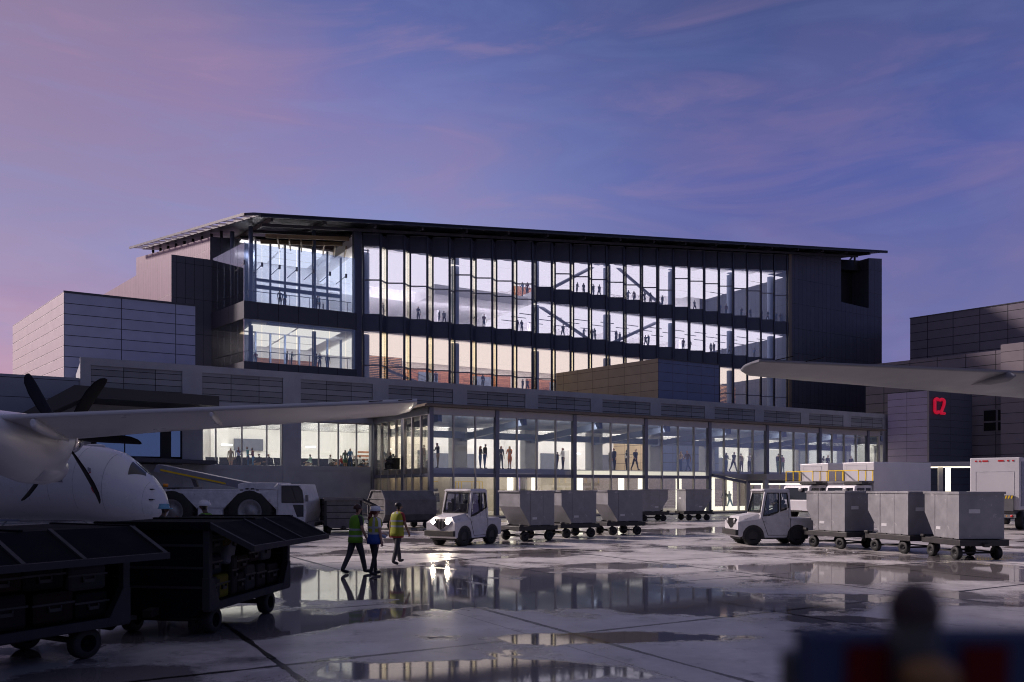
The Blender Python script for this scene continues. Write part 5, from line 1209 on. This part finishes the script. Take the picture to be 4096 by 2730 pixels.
def skeleton(p):
    V = []; E = []
    def add(pos, r, lab, par=None):
        V.append((Vector(pos), r, lab)); i = len(V) - 1
        if par is not None: E.append((par, i))
        return i
    g = p.get; sit = g('sit', False); fem = g('fem', False); leg = g('legs', [(0, 0), (0, 0)]); arm = g('arms', [(0, .1), (0, .1)]); det = g('detail', False); dress = g('dress', False)
    pz = .50 if sit else .93 - (1 - math.cos(max(abs(leg[0][0]), abs(leg[1][0])))) * .8
    lean = g('lean', .03); sw = .165 if fem else .19
    pe = add((0, 0, pz), (.155, .115), 'bottom')
    wa = add((0, lean * .3, pz + .14), (.118 if fem else .135, .10), 'top', pe); V[pe] = V[pe]
    ch = add((0, lean * .7, pz + .33), (.145 if fem else .16, .112), 'top', wa); uc = add((0, lean, pz + .46), (.125, .09), 'top', ch)
    ne = add((0, lean + .005, pz + .545), (.056, .056), 'skin', uc)
    tz = g('turn', 0.); hc = Vector((0, lean + .02, pz + .545))
    def hp(x, y, z): return hc + Vector((x * math.cos(tz) - y * math.sin(tz), x * math.sin(tz) + y * math.cos(tz), z))
    j = add(hp(0, .022, .075), (.060, .066), 'head', ne); md = add(hp(0, .012, .135), (.078, .094), 'head', j); cr = add(hp(0, .0, .205), (.070, .084), 'head', md)
    if det:
        add(hp(0, .122, .118), (.014, .016), 'head', md)
        for s in (-1, 1): add(hp(s * .088, -.004, .125), (.008, .018), 'head', md)
    if g('hairlong'):
        a = add(hp(0, -.085, .12), (.062, .04), 'hair', md); b = add(hp(0, -.11, -.02), (.055, .035), 'hair', a); add(hp(0, -.11, -.17), (.035, .025), 'hair', b)
    for k, s in ((0, -1), (1, 1)):
        sh = add((s * sw, lean * .9, pz + .475), (.062, .06), 'top', uc)
        a, bend = arm[k][:2]; ab = arm[k][2] if len(arm[k]) > 2 else .13
        d = Vector((s * math.sin(ab), math.sin(a) * math.cos(ab), -math.cos(a) * math.cos(ab))); sp_ = V[sh][0]
        ue = add(sp_ + d * .15, (.052, .052), 'sleeve', sh); el = add(sp_ + d * .285, (.042, .042), 'fore', ue); pe_ = V[el][0]
        a2 = a + bend; inn = arm[k][3] if len(arm[k]) > 3 else 0
        d2 = Vector((s * (math.sin(ab) * .5) - s * inn, math.sin(a2), -math.cos(a2))).normalized()
        fa = add(pe_ + d2 * .13, (.037, .037), 'fore', el); wr = add(pe_ + d2 * .25, (.026, .03), 'skin', fa); hw_ = V[wr][0]
        if det:
            pm = add(hw_ + d2 * .055, (.020, .034), 'skin', wr)
            side = d2.cross(Vector((s, 0, 0))).normalized()          # across the palm
            fwd = Vector((0, 1, 0)) - d2 * d2.y
            fwd = fwd.normalized() if fwd.length > .05 else side
            curl = Vector((-s, .0, 0))
            for q, (o_, l_) in enumerate(((.030, .070), (.010, .078), (-.010, .073), (-.029, .058))):
                a_ = add(hw_ + d2 * .10 + fwd * o_, (.0095, .0095), 'skin', pm); b_ = add(V[a_][0] + d2 * l_ * .5 + curl * .012, (.0085, .0085), 'skin', a_); add(V[b_][0] + d2 * l_ * .42 + curl * .026, (.0072, .0072), 'skin', b_)
            a_ = add(hw_ + d2 * .045 + fwd * .045 + curl * .008, (.011, .011), 'skin', pm); add(V[a_][0] + d2 * .045 + fwd * .012 + curl * .015, (.009, .009), 'skin', a_)
        else:
            pm = add(hw_ + d2 * .07, (.024, .034), 'skin', wr); add(hw_ + d2 * .145, (.014, .024), 'skin', pm)
        # leg
        hp_ = add((s * .088, 0, pz - .03), (.105 if not fem else .108, .105), 'bottom', pe)
        if dress:
            th = add((s * .07, 0, pz - .25), (.10, .12), 'bottom', hp_); kn = add((s * .075, .01, pz - .44), (.052, .055), 'bottom' if g('longdress') else 'skin', th)
            an = add((s * .08, 0, .09), (.04, .045), 'skin', kn); hl = an
        else:
            t1, t2 = leg[k]; t2 = t1 - t2
            if sit: d1 = Vector((s * .12, 1, -.03)).normalized(); dd2 = Vector((0, math.sin(t2) * .3, -1)).normalized()
            else: d1 = Vector((s * .02, math.sin(t1), -math.cos(t1))); dd2 = Vector((0, math.sin(t2), -math.cos(t2)))
            kt = 1.14 if det and not fem else 1.0; th = add(V[hp_][0] + d1 * .21, (.084 * kt, .090 * kt), 'bottom', hp_); kn = add(V[hp_][0] + d1 * .42, (.064 * kt, .068 * kt), 'bottom', th)
            cf = add(V[kn][0] + dd2 * .15, (.057 * kt, .064 * kt), 'shin', kn); an = add(V[kn][0] + dd2 * .405, (.043 * kt * kt, .049 * kt * kt), 'shin', cf)
        az = V[an][0]; fl = g('toe', [0, 0])[k]
        ft = Vector((s * .12, math.cos(fl), -math.sin(fl))).normalized()
        hl = add(az + Vector((0, -.02, -.045)), (.040, .046), 'shoe', an); ml = add(az + ft * .09 + Vector((0, 0, -.052)), (.046, .034), 'shoe', hl); add(az + ft * .175 + Vector((0, 0, -.058)), (.036, .024), 'shoe', ml)
    mz = min(v[0].z - .028 for v in V if v[2] == 'shoe')
    if not sit: V = [(v[0] - Vector((0, 0, mz)), v[1], v[2]) for v in V]; hc.z -= mz
    return V, E, hc, tz
SLOT = dict(skin=0, head=0, hair=1, top=2, sleeve=3, fore=4, bottom=5, shin=6, shoe=7)
def body_mesh(p, sub=2):
    V, E, hc, tz = skeleton(p)
    me = bpy.data.meshes.new('person'); bm = bmesh.new(); sl_ = bm.verts.layers.skin.verify(); vs = []
    for i, (c, r, l) in enumerate(V):
        v = bm.verts.new(c); v[sl_].radius = r if isinstance(r, tuple) else (r, r); v[sl_].use_root = (i == 0); vs.append(v)
    for a, b in E: bm.edges.new((vs[a], vs[b]))
    bm.to_mesh(me); bm.free()
    ob = bpy.data.objects.new('tmp', me); COL.objects.link(ob)
    sk = ob.modifiers.new('s', 'SKIN'); sk.branch_smoothing = .35; sk.use_smooth_shade = True
    ss = ob.modifiers.new('u', 'SUBSURF'); ss.levels = sub; ss.render_levels = sub
    dg = bpy.context.evaluated_depsgraph_get(); out = bpy.data.meshes.new_from_object(ob.evaluated_get(dg))
    bpy.data.objects.remove(ob); bpy.data.meshes.remove(me)
    S = [(c, SLOT[l], l) for c, r, l in V]
    for a, b in E:
        for f_ in (.25, .5, .75): S.append((V[a][0].lerp(V[b][0], f_), SLOT[V[b][2] if V[b][2] in ('hair',) else (V[a][2] if f_ < .5 else V[b][2])], V[b][2]))
    out.materials.clear()
    for i in range(8): out.materials.append(None)
    ct, st_ = math.cos(-tz), math.sin(-tz)
    for f in out.polygons:
        c = Vector(f.center); best = min(S, key=lambda q: (q[0] - c).length_squared); sl_i = best[1]
        if best[2] in ('head', 'skin') and c.z > hc.z + .05 and (c - hc).length < .34:
            q = c - hc; yy = q.x * st_ + q.y * ct
            if q.z > .185 or (yy < .025 and q.z > .055): sl_i = 1
        f.material_index = sl_i; f.use_smooth = True
    out.name = 'person'
    return out, hc
def person_obj(me, mats8, loc, rot, label, group=None, scale=1.0):
    o = bpy.data.objects.new('person', me); COL.objects.link(o); o.location = loc; o.rotation_euler.z = rot; o.scale = (scale,) * 3
    for i, mt in enumerate(mats8): o.material_slots[i].link = 'OBJECT'; o.material_slots[i].material = mt
    return tag(o, label, 'person', group)
PZ = {
    'stand': dict(arms=[(.05, .12), (-.05, .15)], legs=[(.05, 0), (-.06, 0)]),
    'crossed': dict(arms=[(.15, 1.5, .12, .7), (.15, 1.4, .12, .7)], legs=[(.03, 0), (-.1, 0)], turn=.3),
    'phone': dict(arms=[(.0, .1), (.5, 1.7, .1, .25)], legs=[(.08, 0), (-.05, 0)], turn=-.2),
    'walk': dict(arms=[(-.35, .3), (.35, .35)], legs=[(.36, .05), (-.34, .25)], lean=.06, toe=[-.25, .35]),
    'woman': dict(fem=True, hairlong=True, arms=[(.02, .12), (.15, 1.2, .12, .3)], legs=[(.06, 0), (-.04, 0)]),
    'dress': dict(fem=True, dress=True, hairlong=True, arms=[(.0, .1), (.05, .3)]),
    'gown': dict(fem=True, dress=True, longdress=True, hairlong=True, arms=[(.3, 1.3, .12, .5), (.2, 1.1, .12, .4)]),
    'sit': dict(sit=True, arms=[(.5, .6), (.5, .7)], legs=[(0, 0), (0, .3)], lean=.06),
}
BM = {k: body_mesh(v, 1)[0] for k, v in PZ.items()}
def folk(kind, loc, face, top, bot, label, group=None, hair=0, skin=0, scale=1., bare=False):
    """face: plan direction the person looks to"""
    t_, b_ = CL[top], CL[bot]
    m8 = [SKIN[skin], HAIR[hair], t_, t_, SKIN[skin] if bare else t_, b_, b_, CL['black']]
    if kind == 'dress': m8[5] = t_; m8[6] = SKIN[skin]
    if kind == 'gown': m8[5] = t_; m8[6] = t_
    return person_obj(BM[kind], m8, loc, math.atan2(-face[0], face[1]), label, group, scale)
def at(x, t, z): s_ = s_at(x, t); return W(s_, t, z)
LZ = 3.5; gL = 'people in the lounge windows'; Rr, Lf, Fr, Bk = (UX, UY), (-UX, -UY), (-LX, -LY), (LX, LY)
# lounge behind the two left windows
folk('dress', at(923, 2.2, LZ), (.3, -1), 'beige', 'beige', 'woman in a beige dress standing in the first lounge window', gL, 0, 0, .97)
folk('woman', at(954, 2.4, LZ), Bk, 'lavender', 'black', 'woman with long auburn hair seen from behind in the first lounge window', gL, 3, 0, 1.03)
folk('stand', at(992, 2.6, LZ), Lf, 'teal', 'denim', 'man in a teal shirt standing in the first lounge window', gL, 0, 1, 1.04)
folk('crossed', at(1012, 2.2, LZ), Lf, 'plaid', 'blue', 'person in a dark plaid shirt and blue jeans beside the teal shirt', gL, 0, 1, .99)
folk('sit', at(1040, 2.0, LZ), (-1, -.4), 'charcoal', 'tan', 'seated man in a charcoal top with bare shins, first lounge window', gL, 0, 0, .98)
folk('sit', at(1079, 2.6, LZ), Lf, 'black', 'black', 'seated blond woman in black, first lounge window', gL, 2, 0, .98)
folk('sit', at(1245, 2.0, LZ), Lf, 'mint', 'beige', 'seated man in a mint shirt at the left of the second lounge window', gL, 0, 1, 1.0)
folk('sit', at(1317, 2.8, LZ), Rr, 'white', 'charcoal', 'seated man in a white shirt, second lounge window', gL, 1, 0, 1.04)
folk('sit', at(1356, 2.2, LZ), Lf, 'orange', 'denim', 'seated child in orange, second lounge window', gL, 1, 0, .74)
folk('sit', at(1368, 2.9, LZ), Lf, 'red', 'denim', 'seated man in red behind the seated child', gL, 0, 1, 1.0)
folk('dress', at(1381, 1.8, LZ), Bk, 'green', 'green', 'woman in a grey-green dress seen from behind, second lounge window', gL, 1, 0, 1.0)
folk('woman', at(1401, 1.8, LZ), Fr, 'blue', 'denim', 'dark-haired woman in a light blue shirt, second lounge window', gL, 0, 0, 1.06)
folk('sit', at(1424, 2.2, LZ), Lf, 'grey', 'black', 'seated blond person in patterned grey, second lounge window', gL, 2, 0, .98)
folk('sit', at(1436, 2.8, LZ), Rr, 'white', 'navy', 'seated person in white with dark cap of hair, second lounge window', gL, 0, 1, 1.02)
folk('sit', at(1483, 2.2, LZ), Lf, 'white', 'grey', 'seated person in white behind the corner mullions of the lounge', gL, 1, 0, 1.02)
folk('sit', at(1566, -3.5, LZ), Lf, 'charcoal', 'black', 'bald man seated at the black desk behind the concourse left glass', gL, 1, 1, 1.03)
folk('stand', at(1693, -8, LZ), Rr, 'maroon', 'black', 'man in maroon standing behind the concourse left glass', gL, 1, 0, 1.0)
folk('stand', at(1714, -7.5, LZ), Bk, 'teal', 'denim', 'child in teal next to the concourse corner post', gL, 0, 0, .70)
gC = 'people on the concourse upper floor'; CZ = 3.5
LST = [('phone', 1752, Lf, 'navy', 'khaki', 'man in navy with khaki shorts just right of the concourse corner post', 0, 0, 1.05), ('woman', 1921, Rr, 'charcoal', 'denim', 'woman with long auburn hair beside a tall man in black jacket', 3, 0, .98),
 ('stand', 1939, Rr, 'black', 'denim', 'tall bearded man in a black jacket and jeans on the concourse', 0, 1, 1.06), ('woman', 2004, Fr, 'charcoal', 'grey', 'auburn-haired woman in a dark jacket left of the orange gown', 3, 0, 1.0), ('gown', 2039, Bk, 'orange', 'orange', 'blond woman in a long orange gown seen from behind', 2, 0, 1.02),
 ('stand', 2228, Rr, 'navy', 'navy', 'boy in navy facing a woman in a white top', 0, 0, .80), ('woman', 2252, Lf, 'white', 'navy', 'auburn-haired woman in a white top facing a boy', 3, 0, 1.0), ('stand', 2441, Rr, 'grey', 'black', 'person in grey standing close behind a navy suit', 1, 0, .98),
 ('stand', 2458, Lf, 'navy', 'navy', 'man in a navy suit seen from the side on the concourse', 0, 0, 1.05), ('woman', 2507, Rr, 'white', 'black', 'black-haired woman in a white blouse on the concourse', 0, 0, 1.0), ('walk', 2540, Fr, 'navy', 'black', 'man in an open navy jacket over a white shirt', 1, 0, 1.05),
 ('woman', 2723, Rr, 'beige', 'denim', 'woman in a pale pink top reaching for a man in brown', 2, 0, 1.0), ('walk', 2752, Lf, 'brown', 'denim', 'man in a brown jacket walking on the concourse', 0, 1, 1.05), ('woman', 2905, Rr, 'grey', 'denim', 'dark-haired woman lifting a hand to her face on the concourse', 0, 1, 1.0),
 ('walk', 2934, Fr, 'charcoal', 'black', 'man in a charcoal shirt walking forward on the concourse', 0, 0, 1.05), ('stand', 2966, Bk, 'tan', 'brown', 'person in a tan patterned top with dark cap of hair', 0, 1, .98), ('phone', 2997, Fr, 'white', 'black', 'person in a pale shirt looking at a tablet on the concourse', 0, 0, 1.0),
 ('stand', 3112, Rr, 'black', 'green', 'bearded man in black behind the right concourse glass', 0, 0, 1.05), ('stand', 3131, Bk, 'plaid', 'green', 'person in a dark red plaid shirt behind the right concourse glass', 0, 1, .98), ('woman', 3294, Rr, 'white', 'grey', 'woman in white beside a dark suited man above the catering trucks', 1, 0, 1.0), ('stand', 3310, Fr, 'black', 'black', 'dark suited man with short hair above the catering trucks', 0, 0, 1.04), ('stand', 3406, Lf, 'black', 'black', 'bearded person in black alone at the right end of the concourse', 0, 1, 1.02)]
for kd, x, fc, tp, bt_, lab, hr, sk_, sc_ in LST: folk(kd, at(x, BT + (1.3 if x < 3100 else 2.0), CZ), fc, tp, bt_, lab, gC, hr, sk_, sc_ * 1.0)
folk('walk', at(2897, BT + 2.4, .16), Rr, 'navy', 'navy', 'man in navy walking behind the ground floor glass by the entrance', 'people on the concourse ground floor', 0, 1, 1.06)
folk('walk', at(2920, BT + 1.6, .16), Bk, 'mint', 'teal', 'person in a mint top walking behind the ground floor glass', 'people on the concourse ground floor', 1, 0, 1.0)
# tower terraces
gT = 'people on the tower terraces'
TLST = [('stand', 990, Rr, 20.45, 'grey', 'navy', 'boy by the left column of the upper terrace', 0, .9), ('stand', 1120, Bk, 20.45, 'grey', 'black', 'man in grey seen from behind on the upper terrace', 0, 1.05), ('woman', 1139, Bk, 20.45, 'blue', 'black', 'woman with a shoulder bag beside the man in grey, upper terrace', 0, 1.0),
 ('stand', 1267, Rr, 20.45, 'black', 'black', 'person in black standing close to a blue top, upper terrace', 0, 1.0), ('stand', 1278, Lf, 20.45, 'teal', 'navy', 'person in a dark teal top on the upper terrace', 0, 1.0), ('stand', 1293, Lf, 20.45, 'grey', 'grey', 'child beside the adult in dark teal on the upper terrace', 0, .62), ('woman', 1416, Lf, 20.45, 'lavender', 'white', 'girl in lavender at the right end of the upper terrace', 1, .68),
 ('stand', 1147, Rr, 14.45, 'black', 'black', 'person in black left of the one raising a hand, lower terrace', 0, 1.0), ('phone', 1166, Rr, 14.45, 'green', 'charcoal', 'woman in green raising a hand on the lower terrace', 0, 1.0), ('stand', 1264, Rr, 14.45, 'charcoal', 'grey', 'leftmost of three standing at the right of the lower terrace', 0, 1.0), ('crossed', 1279, Fr, 14.45, 'navy', 'navy', 'middle one of three standing at the right of the lower terrace', 0, 1.02), ('stand', 1310, Fr, 14.45, 'denim', 'denim', 'person in blue denim standing apart at the right of the lower terrace', 0, 1.0), ('stand', 1023, Fr, 14.45, 'red', 'grey', 'small figure in red at the left of the lower terrace', 0, .8)]
for kd, x, fc, z, tp, bt_, lab, hr, sc_ in TLST: folk(kd, at(x, 21.5, z - .15), fc, tp, bt_, lab, gT, hr, 0, sc_)
# dark figures behind the sawtooth glass
bays = [8.37 + 2.695 * i for i in range(24)]
def bay_no(x): s_ = s_at(x, 20.5); return max(1, min(24, sum(1 for b_ in bays if b_ < s_) + 1))
levels = {'upper': (26.0, [2308, 2335, 2374, 2396, 2512, 2537, 2579, 2602, 2649, 2779, 2881, 2904, 2965, 3002, 3047, 3070, 3105, 3122]), 'middle': (20.45, [1534, 1673, 1756, 1777, 1904, 1936, 2070, 2087, 2220, 2251, 2335, 2368, 2380, 2464, 2478, 2583, 2594, 2733, 2760, 2844, 2856, 2917, 3016]), 'lower': (13.55, [1744, 1904, 1931, 2090, 2110]), 'mezzanine': (25.7, [2091, 2109])}
cols = ['charcoal', 'navy', 'black', 'grey', 'denim', 'maroon']; kinds = ['stand', 'woman', 'crossed', 'stand', 'phone', 'walk']
q = 0
for lv, (z, xsn) in levels.items():
    per = {}
    for x in xsn: per.setdefault(bay_no(x), []).append(x)
    for b_, xl in per.items():
        for n_, x in enumerate(xl):
            pos = '' if len(xl) == 1 else (('left one of two ' if n_ == 0 else 'right one of two ') if len(xl) == 2 else ['left one of three ', 'middle one of three ', 'right one of three '][n_])
            lab = pos + ('dark figure' if not pos else 'dark figures') + ' behind the ' + ORD[b_] + ' tower bay from the left, ' + lv + ' floor'
            tt = 24.6 if lv == 'mezzanine' else (22.4 if lv == 'lower' else 21.9)
            folk(kinds[(q * 5 + 2) % 6], at(x, tt, z), [Rr, Fr, Lf, Bk][(q * 3) % 4], cols[q % 6], cols[(q + 2) % 3], lab, 'figures behind the sawtooth tower glass', q % 2, q % 3 > 1, .96 + .03 * (q % 4)); q += 1
# rows of lounge chairs
def make_row(label):
    t = thing('chair_row', label, 'chair row', group='black lounge chair rows'); m = MB()
    m.box(-1.5, 1.5, -.04, .04, .28, .34); 
    for x in (-1.2, 1.2): m.box(x - .04, x + .04, -.3, .3, 0, .05); m.box(x - .03, x + .03, -.03, .03, .05, .3)
    for x in (-1.52, -.51, .51, 1.52): m.box(x - .02, x + .02, -.22, .22, .58, .62); m.box(x - .02, x + .02, -.02, .02, .34, .6)
    m.build('frame', CL['charcoal'], t)
    m = MB()
    for k in range(3): x = -1.01 + 1.01 * k; m.box(x - .46, x + .46, -.25, .27, .38, .45)
    m.build('seat', CL['black'], t, bevel=.02)
    m = MB()
    for k in range(3): x = -1.01 + 1.01 * k; m.hexa([(x - .46, -.26, .44), (x + .46, -.26, .44), (x + .46, -.20, .44), (x - .46, -.20, .44)], [(x - .46, -.40, .98), (x + .46, -.40, .98), (x + .46, -.34, .98), (x - .46, -.34, .98)])
    m.build('backrest', CL['black'], t, bevel=.02)
    return t
cr0 = None
for x, t_, rz, lab in ((1000, 3.4, PI, 'black chair row behind the teal shirt in the first lounge window'), (1085, 3.0, PI + .5, 'black chair row at the right end of the first lounge window'), (905, 4.2, PI, 'black chair row at the left end of the first lounge window'), (1270, 3.2, PI, 'black chair row at the left of the second lounge window'), (1345, 3.8, PI, 'black chair row in the middle of the second lounge window'), (1440, 3.2, PI - .3, 'black chair row at the right of the second lounge window'), (1560, -4.5, 1.2, 'black chair row behind the concourse left glass')):
    if cr0 is None: cr0 = make_row(lab); cr0.location = at(x, t_, LZ); cr0.rotation_euler.z = ANG + rz
    else: dup(cr0, at(x, t_, LZ), ANG + rz, lab)
dk = thing('desk', 'black counter desk with a screen behind the concourse left glass', 'desk', at(1572, -4.2, LZ), ANG + PI / 2)
m = MB(); m.box(-.6, .6, -.3, .3, 0, .78); m.box(-.65, .65, -.34, .36, .78, .82); m.build('counter', CL['black'], dk)
m = MB(); m.box(-.2, .2, -.03, .03, .88, 1.16); m.box(-.03, .03, -.03, .03, .82, .9); m.build('screen', V_dglass, dk)

# ------------------------------------------------------------ the workers
H_white = mat('white_helmet', (.62, .62, .64), .35, var=.04); H_blue = mat('light_blue_helmet', (.16, .38, .50), .35, var=.04)
R_tape = mat('reflective_tape', (.30, .31, .34), .4, var=.08); V_lime = mat('lime_vest', (.11, .28, .012), .75, var=.12, scale=9, bump=.1); V_yell = mat('yellow_vest', (.29, .31, .02), .75, var=.12, scale=9, bump=.1); V_blu = mat('blue_vest', (.012, .05, .24), .75, var=.12, scale=9, bump=.1)
def ring(z, rx, ry, cy, n=28): return [(rx * math.copysign(abs(math.cos(2 * PI * i / n)) ** .8, math.cos(2 * PI * i / n)), cy + ry * math.copysign(abs(math.sin(2 * PI * i / n)) ** .8, math.sin(2 * PI * i / n)), z) for i in range(n)]
def vest(o, pz, lean, style, fem=False):
    w = .88 if fem else .95
    rows = [(-.15, .205, .15, 0), (-.06, .205, .15, .1), (-.01, .20, .145, .12), (.04, .196, .14, .15), (.10, .19, .136, .2), (.15, .19, .136, .3), (.20, .196, .138, .4), (.25, .205, .142, .5), (.30, .212, .145, .6), (.36, .215, .145, .7), (.43, .212, .138, .85), (.475, .195, .122, .95), (.505, .14, .10, 1), (.525, .085, .078, 1)]
    rg = [ring(pz + z, rx * w, ry, lean * f_) for z, rx, ry, f_ in rows]
    m = MB(); n = 28
    for j in range(len(rg) - 1):
        zc = rows[j][0]
        for i in range(n):
            mi = 0
            ang = (i + .5) / n * 360
            if style == 'lime' and j in (2, 5): mi = 1
            if style == 'yellow' and j in (4, 7): mi = 1
            if style == 'yellow' and j >= 11 and (i % 14 in (4, 5, 8, 9)): mi = 1
            if style == 'blue':
                if j <= 3: mi = 2
                if j in (4, 7): mi = 1
                if j > 3 and i in (18, 19, 23, 24, 5, 9): mi = 1
            m.add([rg[j][i], rg[j][(i + 1) % n], rg[j + 1][(i + 1) % n], rg[j + 1][i]], [(0, 1, 2, 3)], mi, True)
    base = {'lime': V_lime, 'yellow': V_yell, 'blue': V_yell}[style]
    v = m.build('safety_vest', [base, R_tape, V_blu], o); sd_ = v.modifiers.new('thick', 'SOLIDIFY'); sd_.thickness = .012; sd_.offset = 1
    return v
def helmet(o, hc, tz, mt):
    M = Matrix.Translation(hc) @ Matrix.Rotation(tz, 4, 'Z')
    m = MB(); m.ball((0, .005, .165), .115, .135, .115, 0, 20, 8, 0, PI / 2, M)
    rings = [[(.122 * math.cos(2 * PI * i / 24), .005 + (.145 + (.055 if math.sin(2 * PI * i / 24) > 0 else 0) * math.sin(2 * PI * i / 24) ** 2) * math.sin(2 * PI * i / 24), z) for i in range(24)] for z in (.150, .168)]
    m.loft(rings, 0, True, True, M)
    m.bar(M @ Vector((0, -.11, .25)), M @ Vector((0, .12, .25)), .03, .045); m.build('helmet', mt, o)
def eyes(o, hc, tz):
    M = Matrix.Translation(hc) @ Matrix.Rotation(tz, 4, 'Z')
    for s in (-1, 1): m = MB(); m.ball((s * .031, .102, .138), .012, .008, .009, 0, 10, 6, M=M); m.build('eye', CL['black'], o)
    m = MB(); m.ball((0, .098, .078), .024, .008, .006, 0, 10, 6, M=M); m.build('mouth', mat('lips', (.22, .08, .07), .5, var=0), o)
def worker(p, loc, face, m8, style, label, fem=False, hel=None, scale=1.0, hair=None, group='airport workers in vests'):
    p = dict(p, detail=True); me, hc = body_mesh(p, 2)
    o = person_obj(me, m8, loc, math.atan2(-face[0], face[1]), label, group, scale)
    pz = hc.z - .545; lean = p.get('lean', .03); tz = p.get('turn', 0)
    if style: vest(o, pz, lean, style, fem)
    if hel: helmet(o, hc, tz, hel)
    eyes(o, hc, tz)
    M = Matrix.Translation(hc) @ Matrix.Rotation(tz, 4, 'Z')
    m = MB()
    if hel is None: m.ball((0, -.006, .165), .089, .105, .098, 0, 18, 9, -.35, PI / 2, M)
    if hair == 'tail':
        for a, b, r0, r1 in (((0, -.08, .14), (0, -.13, .06), .045, .05), ((0, -.13, .06), (.01, -.15, -.06), .05, .048), ((.01, -.15, -.06), (.015, -.155, -.20), .048, .034), ((.015, -.155, -.20), (.02, -.15, -.30), .034, .008)): m.cyl(M @ Vector(a), M @ Vector(b), r0, r1, 12)
        m.ball((0, -.008, .12), .087, .103, .08, 0, 18, 8, M=Matrix.Translation(hc) @ Matrix.Rotation(tz, 4, 'Z') @ Matrix.Translation((0, -.012, 0)))
    if m.v: m.build('hair', m8[1], o)
    return o, hc, pz
wk1 = dict(arms=[(-.12, .25, .12), (.12, .30, .14)], legs=[(-.26, .20), (.32, .10)], lean=.05, turn=-.55, toe=[.25, -.08])
w1_, hc1, pz1 = worker(wk1, (kx(1421) * 20.3, 20.3, 0), (.80, .60), [SKIN[0], HAIR[1], CL['charcoal'], CL['charcoal'], SKIN[0], CL['charcoal'], CL['charcoal'], CL['black']], 'lime', 'worker in a lime green vest and dark jeans walking without a helmet', scale=1.0)
wk2 = dict(fem=True, arms=[(.25, .9, .12, .35), (.05, .12, .10)], legs=[(.16, .05), (-.12, .18)], lean=.02, turn=-.7, toe=[-.05, .2])
w2_, hc2, pz2 = worker(wk2, (kx(1497) * 19.9, 19.9, 0), (.70, .70), [SKIN[0], HAIR[3], CL['white'], CL['white'], SKIN[0], CL['black'], CL['black'], CL['black']], 'blue', 'woman worker in a white helmet and yellow-blue vest with a red ponytail', True, H_white, .955, 'tail')
wk3 = dict(arms=[(-.25, .2, .12), (.20, .25, .12)], legs=[(.27, .06), (-.22, .12)], lean=.04, turn=-.5, toe=[-.15, .3])
w3_, hc3, pz3 = worker(wk3, (kx(1588) * 22.7, 22.7, 0), (.62, .78), [SKIN[1], HAIR[0], CL['red'], CL['red'], SKIN[1], CL['charcoal'], CL['charcoal'], CL['black']], 'yellow', 'worker in a yellow vest over a red shirt walking ahead of the other two', scale=.985)
# red shirt hem under the vest
m = MB(); m.loft([ring(pz3 - .20, .20, .148, 0), ring(pz3 - .10, .203, .149, 0)], 0); m.build('shirt_hem', CL['red'], w3_)
m = MB(); m.cyl(Vector((-.26, .20, pz2 + .07)), Vector((.02, .34, pz2 + .02)), .045, n=14); pr_ = m.build('rolled_plan', mat('pale_blue_paper', (.36, .42, .55), .7), None)
pr_.location = w2_.location; pr_.rotation_euler = w2_.rotation_euler; pr_.scale = w2_.scale; tag(pr_, 'rolled pale blue plan held by the woman in the white helmet', 'paper roll')
wk4 = dict(arms=[(.3, 1.5, .15, .2), (.1, .2)], turn=0., legs=[(.04, 0), (-.05, 0)])
worker(wk4, (kx(647) * 19.4, 19.4, 0), (1, .12), [SKIN[2], HAIR[0], CL['black'], CL['black'], CL['black'], CL['black'], CL['black'], CL['black']], None, 'worker in a light blue helmet behind the black baggage cart', False, H_blue, 1.0)
worker(dict(arms=[(.9, 1.1, .15, .1), (.1, .2)], turn=0., legs=[(.04, 0), (-.05, 0)]), (kx(828) * 18.8, 18.8, 0), (-1, .05), [SKIN[2], HAIR[0], CL['charcoal'], CL['charcoal'], CL['charcoal'], CL['black'], CL['black'], CL['black']], 'lime', 'worker in a white helmet facing left behind the black baggage cart', False, H_white, 1.055)
